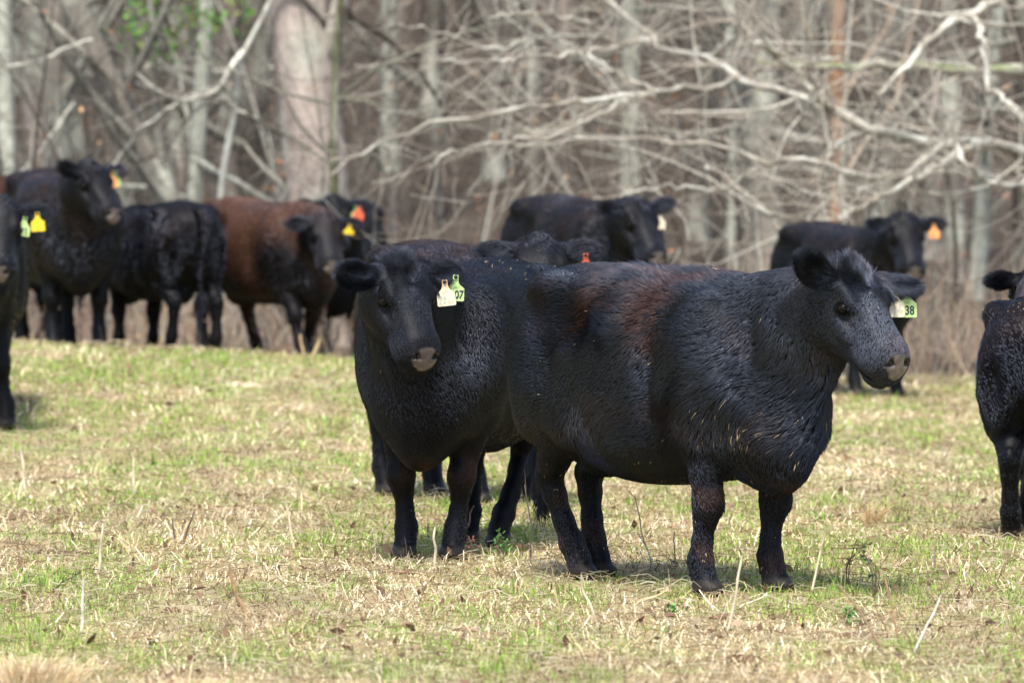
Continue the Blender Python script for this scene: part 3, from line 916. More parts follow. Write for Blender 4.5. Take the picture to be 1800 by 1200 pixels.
def build_ground():
    xs = np.concatenate([np.linspace(-700, -30, 18)[:-1], np.linspace(-30, -9, 15)[:-1], np.linspace(-9, 9, 91), np.linspace(9, 30, 15)[1:], np.linspace(30, 700, 18)[1:]])
    ys = np.concatenate([np.linspace(-500, 0, 12)[:-1], np.linspace(0, 14, 12)[:-1], np.linspace(14, 60, 185), np.linspace(60, 200, 60)[1:], np.linspace(200, 900, 30)[1:]])
    X, Y = np.meshgrid(xs, ys, indexing='ij')
    n, m = X.shape
    idx = np.arange(n * m).reshape(n, m)
    F = np.stack([idx[:-1, :-1], idx[1:, :-1], idx[1:, 1:], idx[:-1, 1:]], -1).reshape(-1, 4)
    V = np.stack([X.ravel(), Y.ravel(), terrain(X.ravel(), Y.ravel())], 1)
    o = new_mesh_obj('ground', V, F, ground_material(), None, True)
    tag(o, kind='structure')


STRAWS = np.array([(.62, .52, .33), (.44, .34, .19), (.70, .62, .44), (.24, .16, .09), (.52, .41, .25), (.34, .25, .14)])
GREENS = np.array([(.20, .33, .05), (.27, .39, .075), (.12, .22, .04), (.38, .43, .14), (.32, .35, .11)])


def scatter(n, y0, y1, rng, power=1.6, margin=1.3):
    """points over the field, denser nearer, wider than the view"""
    y = (y0 ** (1 - power) + rng.uniform(0, 1, n) * (y1 ** (1 - power) - y0 ** (1 - power))) ** (1 / (1 - power))
    x = rng.uniform(-1, 1, n) * (.091 * y + margin)
    return x, y


def patchiness(x, y):
    p = np.stack([x, y * .55, 0 * x], 1)
    return .5 * wob(p, .55, 71) + .4 * wob(p, 1.7, 72) + .35 * wob(p, 5.0, 73) + .45 * sstep(33, 39, y) * sstep(0.5, -1.5, x)


def blades(bag, x, y, h, lean, width, col, rng, flat=False):
    """each blade a bent two-segment strip: quad + tip triangle"""
    n = len(x)
    z = terrain(x, y)
    az = rng.uniform(0, 2 * np.pi, n)
    d = np.stack([np.cos(az), np.sin(az), 0 * az], 1)
    # width across the line of sight on the whole, so thin strips do not vanish edge-on
    wa = rng.normal(0, .6, n)
    w = np.stack([np.cos(wa), np.sin(wa), 0 * wa], 1) * width[:, None]
    b = np.stack([x, y, z - .004], 1)
    mid = b + d * (h * lean * .4)[:, None] + np.array([0, 0, 1]) * (h * .58)[:, None]
    tip = b + d * (h * lean)[:, None] + np.array([0, 0, 1]) * (h * np.clip(1.05 - .45 * lean, .25, 1))[:, None]
    V = np.stack([b - w * .5, b + w * .5, mid + w * .40, mid - w * .40, tip], 1).reshape(-1, 3)
    i = np.arange(n) * 5
    C = np.repeat(col, 5, axis=0)
    bag.v.append(V); bag.c.append(C)
    bag.f.append(np.stack([i, i + 1, i + 2, i + 3], 1) + bag.n); bag.f.append(np.stack([i + 3, i + 2, i + 4], 1) + bag.n)
    bag.n += len(V)


def build_grass():
    rng = np.random.default_rng(5)
    bag = Bag()
    # green blades in patches
    x, y = scatter(290000, 15.5, 46.0, rng)
    g = patchiness(x, y)
    keep = rng.uniform(0, 1, len(x)) < np.clip(.40 + 1.15 * g, .04, 1)
    x, y, g = x[keep], y[keep], g[keep]
    n = len(x)
    h = rng.gamma(6, .0060, n) * (.75 + .55 * np.clip(g, -.5, 1.4))
    c = GREENS[rng.integers(0, len(GREENS), n)] * rng.uniform(.75, 1.25, n)[:, None]
    blades(bag, x, y, h, rng.uniform(.1, 1.0, n), rng.uniform(.003, .0062, n) * (y / 24), c, rng)
    o = bag.build('grass', MAT['blade']); tag(o, 'short fresh green grass growing through the dry thatch', 'grass', kind='stuff')
    ng = n
    # dry standing and lying straw
    bag = Bag()
    x, y = scatter(125000, 15.5, 46.0, rng)
    keep = rng.uniform(0, 1, len(x)) < np.clip(.85 - .35 * patchiness(x, y), .25, 1)
    x, y = x[keep], y[keep]; n = len(x)
    h = rng.gamma(4, .0105, n)
    c = STRAWS[rng.integers(0, len(STRAWS), n)] * rng.uniform(.7, 1.15, n)[:, None]
    c = c * np.clip(1 + .30 * wob(np.stack([x, y * .5, 0 * x], 1), .8, 74) + .18 * wob(np.stack([x, y * .5, 0 * x], 1), 2.6, 75), .45, 1.4)[:, None]
    blades(bag, x, y, h, rng.uniform(.4, 1.9, n), rng.uniform(.003, .0065, n) * (y / 24), c, rng)
    x, y = scatter(30000, 15.5, 46.0, rng)                         # lying pieces
    n = len(x)
    L = rng.gamma(3, .026, n); az = rng.normal(0, .9, n)
    d = np.stack([np.cos(az), np.sin(az), rng.normal(.0, .10, n)], 1) * (L * .5)[:, None]
    z = terrain(x, y) + rng.uniform(.012, .045, n)
    p = np.stack([x, y, z], 1)
    up = np.array([0, -.25, 1.0]) * (rng.uniform(.002, .0045, n) * (y / 24))[:, None]
    bend = rng.normal(0, .12, (n, 1)) * L[:, None] * np.array([[0, 0, 1.0]])
    V = np.stack([p - d - up * .5, p - d + up * .5, p + bend + up * .5, p + bend - up * .5, p + d + up * .4, p + d - up * .4], 1).reshape(-1, 3)
    i = np.arange(n) * 6
    c = STRAWS[rng.integers(0, len(STRAWS), n)] * rng.uniform(.6, 1.2, n)[:, None]
    bag.v.append(V); bag.c.append(np.repeat(c, 6, axis=0))
    bag.f.append(np.stack([i, i + 3, i + 2, i + 1], 1) + bag.n); bag.f.append(np.stack([i + 3, i + 5, i + 4, i + 2], 1) + bag.n); bag.n += len(V)
    x, y = scatter(900, 15.5, 45.0, rng); n = len(x)              # thin standing stems
    hh = rng.gamma(5, .022, n); ln = rng.normal(0, .3, (n, 2)); z = terrain(x, y)
    P = np.stack([np.stack([x + hh * ln[:, 0] * t, y + hh * ln[:, 1] * t, z + hh * t * (1 - .1 * t)], 1) for t in np.linspace(0, 1, 4)], 1) + rng.normal(0, .003, (n, 4, 3))
    V, F = batch_tubes(P, (rng.uniform(.0009, .0022, n) * (y / 24))[:, None] * np.linspace(1, .5, 4), 3)
    c = np.array([(.52, .44, .30), (.30, .23, .16), (.16, .12, .10), (.40, .34, .27)])[rng.integers(0, 4, n)]
    bag.add(V, F, np.repeat(c, 12, axis=0))
    o = bag.build('dry_grass', MAT['straw']); tag(o, 'pale dry straw and dead grass matted over the pasture', 'dry grass', kind='stuff')
    # fallen leaves
    bag = Bag()
    x, y = scatter(900, 15.5, 50.0, rng); n = len(x)
    leaf_cards(bag, np.stack([x, y, terrain(x, y) + rng.uniform(.01, .05, n)], 1), rng.uniform(.012, .034, n), np.array([(.16, .09, .055), (.13, .075, .045), (.34, .22, .14), (.24, .13, .08)]), rng)
    o = bag.build('fallen_leaves', MAT['leaf']); tag(o, 'brown curled oak leaves scattered over the pasture', 'leaves', kind='stuff')
    print('GRASS', ng)


def leaf_cards(bag, P, size, cols, rng):
    """curled leaves: two quads folded along a midrib"""
    n = len(P)
    a = rng.normal(size=(n, 3)); a /= np.linalg.norm(a, axis=1, keepdims=True)
    b = np.cross(a, rng.normal(size=(n, 3))); b /= np.linalg.norm(b, axis=1, keepdims=True) + 1e-6
    c = np.cross(a, b)
    s = size[:, None]
    V = np.stack([P - a * s, P - a * s * .1 + b * s * .55 + c * s * .25, P + a * s, P - a * s * .1 - b * s * .55 + c * s * .25, P + a * s * .1 - c * s * .12], 1).reshape(-1, 3)
    i = np.arange(n) * 5
    C = cols[rng.integers(0, len(cols), n)] * rng.uniform(.7, 1.3, n)[:, None]
    bag.v.append(V); bag.c.append(np.repeat(C, 5, axis=0))
    for q in ((0, 1, 4), (1, 2, 4), (2, 3, 4), (3, 0, 4)):
        bag.f.append(np.stack([i + k for k in q], 1) + bag.n)
    bag.n += len(V)
# ------------------------------------------------------------------ the wood behind the pasture
LICHEN = np.array((.36, .36, .29)); GREY = np.array((.19, .168, .138)); PINK = np.array((.29, .235, .195)); DARK = np.array((.045, .037, .030)); RUST = np.array((.30, .17, .10)); MOSS = np.array((.16, .20, .06))  # DARK bark is deepened: the wood's shadow contrast is put into its colour
TWIGS = np.array([(.17, .155, .128), (.105, .090, .073), (.26, .245, .20), (.052, .042, .034), (.125, .103, .083)])


def grow(hosts, hrad, per, lo, hi, spread, rng, m=5, up=.15, wig=.18, tmin=.15, rf=.45):
    """side shoots from host polylines (N,k,3): returns polylines and radii"""
    N, k, _ = hosts.shape
    hi_ = np.repeat(np.arange(N), per); n = len(hi_)
    t = rng.uniform(tmin, .98, n) * (k - 1)
    i = np.minimum(t.astype(int), k - 2); f = (t - i)[:, None]
    p = hosts[hi_, i] * (1 - f) + hosts[hi_, i + 1] * f
    T = hosts[hi_, i + 1] - hosts[hi_, i]; T /= np.linalg.norm(T, axis=1, keepdims=True) + 1e-9
    r0 = (hrad[hi_, i] * (1 - f[:, 0]) + hrad[hi_, i + 1] * f[:, 0]) * rf
    d = T * rng.uniform(.35, 1.0, (n, 1)) + rng.normal(size=(n, 3)) * spread
    d[:, 2] += up
    d /= np.linalg.norm(d, axis=1, keepdims=True) + 1e-9
    L = rng.uniform(lo, hi, n) / (m - 1)
    P = np.zeros((n, m, 3)); P[:, 0] = p
    for j in range(1, m):
        P[:, j] = P[:, j - 1] + d * L[:, None]
        d = d + rng.normal(size=(n, 3)) * wig; d[:, 2] += up * .12
        d /= np.linalg.norm(d, axis=1, keepdims=True)
    R = r0[:, None] * np.linspace(1, .30, m)[None, :]
    return P, np.maximum(R, .0022)


def trunk_mesh(bag, path, radii, col, rng, sides=14, lichen=.4, rough=.06, patch=LICHEN):
    """a tapered bole with fluted bark relief, root flare and lichen blotches"""
    P = spline(np.asarray(path, float), 46); R = np.interp(np.linspace(0, 1, 46), np.linspace(0, 1, len(radii)), radii)
    V, F = batch_tubes(P[None], R[None], sides)
    c = np.repeat(P, sides, axis=0)
    n = V - c
    f = 1 + rough * (wob(V * np.array([1, 1, .15]), 3.0 / max(R[0], .05) * .25, int(rng.integers(1e6))) + .5 * wob(V * np.array([1, 1, .3]), 1.6 / max(R[0], .05) * .5, int(rng.integers(1e6))))
    V = c + n * f[:, None]
    b = np.clip(wob(V * np.array([1, 1, .6]), 1.6, int(rng.integers(1e6))) * .8 + .25 * wob(V, 6.0, int(rng.integers(1e6))) - .35 + lichen, 0, 1)[:, None]
    C = col * (1 - b) + patch * b
    C = C * (1 + .22 * wob(V * np.array([1, 1, .12]), 9.0, int(rng.integers(1e6))))[:, None]
    bag.add(V, F, np.clip(C, .03, .8))
    return P, R


def twig_mesh(bag, P, R, rng, sides=3, cols=TWIGS):
    V, F = batch_tubes(P, R, sides)
    c = cols[rng.integers(0, len(cols), len(P))] * rng.uniform(.75, 1.2, len(P))[:, None]
    bag.add(V, F, np.repeat(c, P.shape[1] * sides, axis=0))


def make_tree(u0, v0, u1, v1, d, wpx, col, label, height=11.0, lichen=.4, seed=0, low=3, twigs=True, group='trees of the wood edge', patch=LICHEN):
    """tree whose bole passes the two picture points at distance d; base stands on the ground"""
    rng = np.random.default_rng(1000 + seed)
    A, B = at(u0, v0, d), at(u1, v1, d)
    s = (A - B) / (A[2] - B[2])
    zb = float(terrain(B[0], d)) - .05
    base = B + s * (zb - B[2])
    top = base + s * height + np.array([rng.normal(0, .3), rng.normal(0, .5), 0])
    r = wpx / FPX * d / 2
    root = empty('bare_tree', base)
    def rel(pts): return np.asarray(pts) - base
    ts = np.array([0, .03, .08, .2, .4, .6, .8, 1.0])
    path = [base + (top - base) * t + np.array([rng.normal(0, .05), rng.normal(0, .05), 0]) * (t > .25) for t in ts]
    rad = r * np.array([1.5, 1.15, 1.04, 1.0, .88, .70, .45, .15])
    bag = Bag(); P, R = trunk_mesh(bag, rel(path), rad, np.array(col), rng, lichen=lichen, patch=patch)
    bag.build('trunk', MAT['bark'], root, True)
    # limbs from mid height, a few low ones within view
    bag = Bag()
    h1, r1 = grow(P[None], R[None], 9, 1.6, 4.0, .8, rng, 7, .25, .14, .33, .40)
    if low:
        h2, r2 = grow(P[None, :16], R[None, :16], low, .8, 2.4, 1.0, rng, 7, .05, .18, .3, .07)
        h1 = np.concatenate([h1, h2]); r1 = np.concatenate([r1, r2])
    V, F = batch_tubes(h1, r1, 6); bag.add(V, F, np.clip((np.array(col) * .6 + LICHEN * .4) * (1 + .2 * wob(V, 3, seed))[:, None], .03, .8))
    if twigs:
        g1, q1 = grow(h1, r1, 7, .6, 1.8, .8, rng, 5, .12, .16)
        g2, q2 = grow(g1, q1, 3, .25, .8, .8, rng, 4, .08, .2, rf=.6)
        twig_mesh(bag, g1, q1, rng); twig_mesh(bag, g2, q2, rng)
    bag.build('crown', MAT['twig'], root)
    tag(root, label, 'tree', group)
    return root


def traced(points, r0, r1, n=24):
    """limb through picture points with their own distances (u, v, d)"""
    P = spline(np.array([at(u, v, d) for u, v, d in points]), n)
    return P, np.linspace(r0, r1, n)


def build_woods():
    T = make_tree
    T(512, 0, 553, 330, 52, 106, np.array((.31, .255, .215)), 'thick pinkish grey trunk standing behind the brown cow', 14, .15, 1, low=2)
    T(160, 60, 292, 340, 55, 46, GREY, 'slender lichen spotted trunk leaning steeply to the left', 9, .55, 2, low=2)
    T(376, 70, 352, 330, 56, 28, LICHEN, 'pale lichen covered thin trunk left of the thick one', 8, .6, 3)
    T(442, 0, 448, 330, 62, 55, DARK * 1.5, 'dark trunk close beside the thick pinkish one', 12, .12, 4)
    T(14, 0, 20, 300, 58, 30, LICHEN * .95, 'pale grey trunk at the far left edge', 11, .5, 5)
    T(58, 0, 74, 300, 66, 66, PINK * .75, 'brownish trunk second from the left edge', 13, .2, 6)
    T(118, 0, 108, 330, 60, 46, GREY, 'grey lichen blotched trunk above the tall dark brown cow', 11, .6, 7)
    T(622, 60, 600, 330, 50, 15, DARK * 1.3 + MOSS * .3, 'thin dark mossy stem just right of the thick trunk', 6, .0, 8, low=3)
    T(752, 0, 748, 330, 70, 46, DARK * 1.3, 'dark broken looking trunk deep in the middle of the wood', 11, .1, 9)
    T(1342, 0, 1346, 430, 64, 72, GREY * .95, 'broad grey barked trunk left of the orange tagged cow', 14, .35, 10, low=2)
    T(1482, 150, 1476, 380, 56, 28, RUST * 1.05, 'rusty orange barked trunk above the orange tagged cow', 10, .05, 11)
    T(1640, 0, 1652, 600, 66, 46, PINK * .65, 'brown trunk right of the orange tagged cow', 12, .3, 12)
    T(1792, 0, 1796, 400, 57, 40, DARK * 1.4, 'dark trunk at the right edge of the wood', 12, .15, 13)
    T(868, 0, 872, 400, 75, 34, GREY * .85, 'grey trunk deep in the wood over the pale tagged cow', 12, .4, 14)
    T(1002, 0, 996, 400, 80, 38, PINK * .7, 'distant brown trunk right of centre over the herd', 13, .3, 15)
    T(1118, 0, 1108, 400, 72, 32, LICHEN * .8, 'pale distant trunk above the big cow\'s brown patch', 12, .5, 16)
    T(1236, 0, 1226, 400, 68, 30, GREY * .8, 'thin grey trunk left of the broad grey barked one', 11, .4, 17)
    T(1560, 0, 1548, 600, 70, 30, GREY, 'thin grey trunk between the rusty and the brown one', 11, .45, 18)
    T(690, 0, 684, 330, 76, 30, LICHEN * .8, 'thin pale trunk right of the thin mossy stem', 11, .4, 19)
    T(304, 0, 316, 330, 74, 40, PINK * .6, 'dark brown trunk behind the leaning one', 12, .3, 20)
    T(214, 0, 206, 330, 63, 26, GREY * .8, 'thin straight grey trunk crossing behind the leaning one', 11, .4, 21)
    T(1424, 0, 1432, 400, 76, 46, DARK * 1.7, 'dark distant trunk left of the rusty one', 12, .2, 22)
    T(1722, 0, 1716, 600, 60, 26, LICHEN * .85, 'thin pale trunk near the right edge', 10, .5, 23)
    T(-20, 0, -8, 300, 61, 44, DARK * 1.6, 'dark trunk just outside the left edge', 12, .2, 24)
    T(92, 0, 140, 330, 70, 50, DARK * 1.5, 'dark trunk slanting between the left hand trunks', 12, .2, 25)
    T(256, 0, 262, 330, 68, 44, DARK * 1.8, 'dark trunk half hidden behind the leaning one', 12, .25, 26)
    T(404, 0, 398, 330, 72, 36, PINK * .6, 'brown trunk behind the crooked sapling', 12, .3, 27)
    T(932, 0, 940, 400, 68, 22, GREY * .8, 'slim grey trunk left of the distant brown one', 11, .4, 28)
    T(1296, 0, 1290, 400, 62, 18, LICHEN * .9, 'slim pale trunk touching the broad grey barked one', 10, .5, 29)
    T(1690, 0, 1682, 600, 63, 34, GREY * .75, 'grey trunk right of the brown one near the right edge', 12, .5, 30)
    T(1600, 0, 1596, 600, 78, 36, DARK * 1.8, 'dark distant trunk over the orange tagged cow\'s head', 12, .2, 31)
    T(1390, 0, 1396, 400, 84, 40, PINK * .55, 'distant brown trunk right of the broad grey barked one', 12, .2, 32)
    build_oak(); build_fallen(); build_vine(); build_far(); build_thicket()


def build_oak():
    """the spreading oak outside the right edge: its pale drooping limbs fill the upper right"""
    rng = np.random.default_rng(77)
    base = np.array([5.55, 50.0, float(terrain(5.55, 50.0)) - .05])
    root = empty('oak_tree', base)
    bag = Bag()
    trunk_mesh(bag, [base - base, (-.02, .0, .8), (-.08, .02, 2.2), (-.02, .1, 4.5), (.2, .3, 7.5), (.3, .3, 10.0)], [.62, .46, .42, .36, .24, .10], GREY * .6, rng, 16, .25)
    bag.build('trunk', MAT['bark'], root, True)
    D = 48.0
    limbs = [
        ([(2000, 200, 50), (1880, 262, 49), (1800, 262, 48.4), (1725, 246, 48), (1660, 249, 47.6), (1580, 241, 47.2), (1510, 222, 47), (1465, 195, 47), (1400, 165, 47.4), (1340, 150, 47.8), (1300, 140, 48), (1240, 100, 48.4), (1170, 90, 48.8), (1140, 70, 49), (1100, 30, 49.4), (1060, -5, 49.6)], .042, .012),
        ([(1300, 140, 48), (1230, 155, 47.8), (1160, 160, 47.5), (1100, 172, 47.2), (1030, 175, 47), (980, 185, 46.8), (900, 195, 46.6), (830, 205, 46.6), (740, 222, 46.5), (650, 262, 46.5), (590, 300, 46.4)], .024, .006),
        ([(1465, 195, 47), (1425, 160, 46.8), (1390, 112, 46.6), (1350, 80, 46.4), (1330, 40, 46.2), (1290, -20, 46)], .024, .010),
        ([(1300, 140, 48), (1350, 118, 48.2), (1400, 102, 48.4), (1480, 108, 48.6), (1560, 150, 49)], .014, .006),
        ([(2000, -80, 50), (1880, -50, 49), (1790, -20, 48.2), (1735, 12, 47.8), (1700, 32, 47.6), (1660, 50, 47.4), (1620, 90, 47.2), (1600, 118, 47), (1570, 142, 46.8), (1540, 170, 46.6)], .040, .010),
        ([(1708, 30, 47.6), (1722, 62, 47.4), (1735, 110, 47.2), (1738, 150, 47), (1760, 172, 46.8), (1800, 205, 46.6), (1850, 245, 46.5)], .022, .014),
        ([(1700, 250, 47.8), (1650, 262, 47.4), (1600, 300, 47), (1580, 315, 46.8), (1520, 310, 46.6), (1480, 300, 46.4), (1450, 290, 46.3), (1400, 281, 46.2), (1340, 286, 46.2), (1300, 266, 46.2), (1200, 250, 46.2), (1120, 243, 46.3), (1000, 249, 46.4), (900, 256, 46.4)], .024, .005),
        ([(1700, 262, 47.6), (1650, 290, 47.2), (1600, 320, 46.8), (1540, 350, 46.4), (1500, 370, 46.2), (1476, 390, 46)], .026, .012),
        ([(1450, 290, 46.3), (1462, 262, 46.5), (1500, 236, 46.9)], .014, .014),
        ([(1950, 110, 50), (1860, 122, 49.4), (1790, 126, 49), (1680, 122, 48.6), (1560, 116, 48.4), (1430, 118, 48.2), (1330, 108, 48)], .045, .015),
        ([(1140, 70, 49), (1080, 66, 48.6), (1010, 62, 48.2), (940, 72, 47.8), (860, 88, 47.6), (780, 60, 47.4), (700, 40, 47.2)], .013, .005),
        ([(1240, 100, 48.4), (1290, 60, 48.2), (1270, 10, 48), (1250, -30, 48)], .016, .010),
        ([(1330, 75, 46.4), (1400, 130, 46.6), (1440, 190, 46.8)], .012, .014),
        ([(1100, 172, 47.2), (1040, 210, 46.8), (980, 235, 46.6), (900, 246, 46.5), (820, 262, 46.4), (750, 300, 46.3)], .013, .005),
        ([(1850, 290, 47.5), (1790, 325, 47), (1730, 318, 46.6), (1700, 290, 46.4), (1680, 255, 46.6)], .010, .014),
        ([(1340, 286, 46.2), (1270, 330, 46.4), (1200, 328, 46.4), (1150, 330, 46.4), (1080, 346, 46.3), (1030, 352, 46.2)], .010, .005),
        ([(1240, 290, 46.9), (1290, 325, 46.7), (1350, 380, 46.5), (1400, 440, 46.3), (1440, 500, 46.2)], .012, .022),
        ([(960, 60, 48), (1020, 90, 47.6), (1090, 130, 47.3), (1160, 160, 47.1)], .006, .012),
        ([(860, 30, 47.5), (930, 25, 47.7), (1000, 35, 48), (1080, 60, 48.4)], .006, .012),
        ([(760, 105, 47), (850, 110, 47.2), (940, 100, 47.4), (1030, 95, 47.8), (1140, 70, 48.2)], .006, .013),
    ]
    HP, HR_ = [], []
    for pts, r0, r1 in limbs:
        P, R = traced(pts, r0, r1, 24)
        P = P + rng.normal(0, .016, P.shape)
        R = R * 1.38 * (1 + .14 * rng.normal(size=24))
        V, F = batch_tubes(P[None] - base, R[None], 7)
        b = np.clip(.45 + .6 * wob(V, 3.0, int(rng.integers(1e6))), 0, 1)[:, None]
        c = np.array((.24, .21, .165)) * (1 - b) + np.array((.50, .485, .41)) * b
        if r0 > .043:
            mm = np.clip(.5 + .8 * wob(V, 2.0, 5), 0, 1)[:, None] * (V[:, 2:] > np.repeat(P[:, 2] - base[2], 7)[:, None])
            c = c * (1 - mm) + np.array((.15, .18, .075)) * mm
        bag = Bag(); bag.add(V, F, c); bag.build('limb', MAT['bark'], root, True)
        HP.append(P - base); HR_.append(R)
    HP, HR_ = np.array(HP), np.array(HR_)
    bag = Bag()
    pale = np.array([(.44, .41, .33), (.34, .30, .24), (.50, .48, .40), (.24, .20, .16), (.36, .31, .25)])
    g1, q1 = grow(HP, HR_, 15, .5, 1.9, .55, rng, 6, -.02, .18, .02, .36)
    g2, q2 = grow(g1, q1, 3, .25, .9, .6, rng, 5, .02, .2, rf=.6)
    g3, q3 = grow(g2, q2, 2, .12, .4, .7, rng, 4, .02, .2, rf=.7)
    for g, q in ((g1, q1), (g2, q2)): twig_mesh(bag, g, np.maximum(q, .0028), rng, 3, pale)
    # upper crown above the picture
    up, ur = grow(np.array([[(.0, .1, 4.5), (.2, .3, 7.0), (.3, .3, 10.0)]]), np.array([[.3, .2, .1]]), 14, 2.0, 5.0, .9, rng, 8, .2, .15, .1, .4)
    twig_mesh(bag, up, ur, rng, 5, pale); w1, w2 = grow(up, ur, 10, .5, 2.0, .8, rng, 5); twig_mesh(bag, w1, w2, rng, 3, pale)
    bag.build('crown', MAT['twig'], root)
    tag(root, 'spreading oak with pale lichen covered bare limbs reaching in from the right', 'tree', 'trees of the wood edge')


def build_fallen():
    """slim pale sapling with crooked branches between the leaning and the thick trunk"""
    rng = np.random.default_rng(78)
    d = 50.5
    b0 = at(388, 600, d); base = np.array([b0[0], d, float(terrain(b0[0], d)) - .05])
    root = empty('crooked_sapling', base)
    P, R = traced([(386, 690, d), (390, 500, d), (388, 350, d), (400, 262, d), (414, 190, d), (420, 120, d), (432, 88, d), (470, 15, d), (500, -60, d), (540, -200, d)], .034, .020, 40)
    P[0] = base
    bag = Bag(); V, F = batch_tubes(P[None] - base, R[None], 8)
    bag.add(V, F, np.clip(np.array((.44, .43, .36)) * (1 + .25 * wob(V, 3, 4))[:, None], .05, .8)); bag.build('trunk', MAT['bark'], root, True)
    HP, HR_ = [], []
    for pts, r0, r1 in [([(432, 88, d), (402, 128, d - .2), (380, 160, d - .4), (330, 177, d - .5), (285, 165, d - .6), (240, 130, d - .6)], .030, .010),
                        ([(380, 160, d - .4), (335, 172, d - .3), (300, 192, d - .2), (250, 226, d), (200, 290, d + .2), (150, 340, d + .3)], .022, .012),
                        ([(416, 195, d), (440, 205, d), (470, 230, d + .1), (482, 300, d + .2)], .016, .010),
                        ([(160, 70, d + 1), (120, 85, d + .8), (60, 110, d + .6), (0, 118, d + .5), (-60, 120, d + .4)], .016, .008),
                        ([(130, 180, d + 1), (95, 230, d + .9), (60, 280, d + .8), (20, 320, d + .7)], .016, .010)]:
        P, R = traced(pts, r0, r1, 20)
        P = P + rng.normal(0, .007, P.shape)
        V, F = batch_tubes(P[None] - base, R[None], 7)
        bag = Bag(); bag.add(V, F, np.clip(np.array((.42, .40, .33)) * (1 + .3 * wob(V, 3, 9))[:, None], .05, .8)); bag.build('branch', MAT['bark'], root, True)
        HP.append(P - base); HR_.append(R)
    bag = Bag()
    g1, q1 = grow(np.array(HP), np.array(HR_), 9, .3, 1.1, .7, rng, 5, .05); g2, q2 = grow(g1, q1, 2, .2, .5, .7, rng, 4)
    twig_mesh(bag, g1, q1, rng); twig_mesh(bag, g2, q2, rng); bag.build('crown', MAT['twig'], root)
    tag(root, 'slim pale crooked sapling with branches spread left before the thick trunk', 'tree', 'trees of the wood edge')


def build_vine():
    rng = np.random.default_rng(79)
    d = 55.0
    base = at(300, -160, d)
    root = empty('leafy_vine', base)
    stems = []
    for u, v in ((262, 10), (250, 25), (285, 45), (340, 18), (345, 5), (300, 60), (440, 25), (232, 60), (380, 10)):
        P, _ = traced([(300, -160, d), ((u + 300) / 2, v / 2 - 70, d - .2), (u, v, d - .4), (u + rng.normal(0, 14), v + 30, d - .4)], .006, .003, 10)
        stems.append(P - base)
    stems = np.array(stems)
    bag = Bag(); twig_mesh(bag, stems, np.full(stems.shape[:2], .005), rng, 4, np.array([(.18, .16, .08)])); bag.build('stem', MAT['twig'], root)
    pts = stems[:, 5:, :].reshape(-1, 3); pts = pts[rng.integers(0, len(pts), 260)] + rng.normal(0, .09, (260, 3))
    bag = Bag(); leaf_cards(bag, pts, rng.uniform(.025, .055, 260), np.array([(.12, .30, .05), (.20, .40, .07), (.09, .20, .05), (.22, .26, .06)]), rng)
    o = bag.build('foliage', MAT['leaf'], root); o['kind'] = 'stuff'
    tag(root, 'green leafy vine hanging high among the left hand trunks', 'vine')


def build_far():
    """the depth of the wood: trunks and branches too far off to tell apart"""
    rng = np.random.default_rng(80)
    bag = Bag()
    n = 190
    y = rng.uniform(82, 135, n); x = rng.uniform(-1, 1, n) * (.095 * y + 5)
    z = terrain(x, y)
    lean = rng.normal(0, .05, (n, 2))
    hh = rng.uniform(8, 13, n)
    P = np.stack([np.stack([x + lean[:, 0] * hh * t, y + lean[:, 1] * hh * t, z - .1 + hh * t], 1) for t in np.linspace(0, 1, 7)], 1)
    r = rng.gamma(4, .042, n)
    R = r[:, None] * np.linspace(1.1, .25, 7)
    V, F = batch_tubes(P, R, 6)
    cc = np.array([GREY * .8, PINK * .55, DARK * 1.3, LICHEN * .75, GREY * .5])[rng.integers(0, 5, n)]
    bag.add(V, F, np.clip(np.repeat(cc, 42, axis=0) * (1 + .3 * wob(V, 1.2, 3))[:, None], .04, .7))
    g1, q1 = grow(P, R, 12, 1.0, 3.5, .8, rng, 5, .15, .15, .08, .3); twig_mesh(bag, g1, q1, rng)
    g2, q2 = grow(g1, q1, 2, .5, 1.5, .8, rng, 4, .1, .2, rf=.5); twig_mesh(bag, g2, np.maximum(q2, .006), rng)
    o = bag.build('far_woods', MAT['twig']); tag(o, 'distant bare woodland fading behind the edge trees', 'woods', kind='stuff')


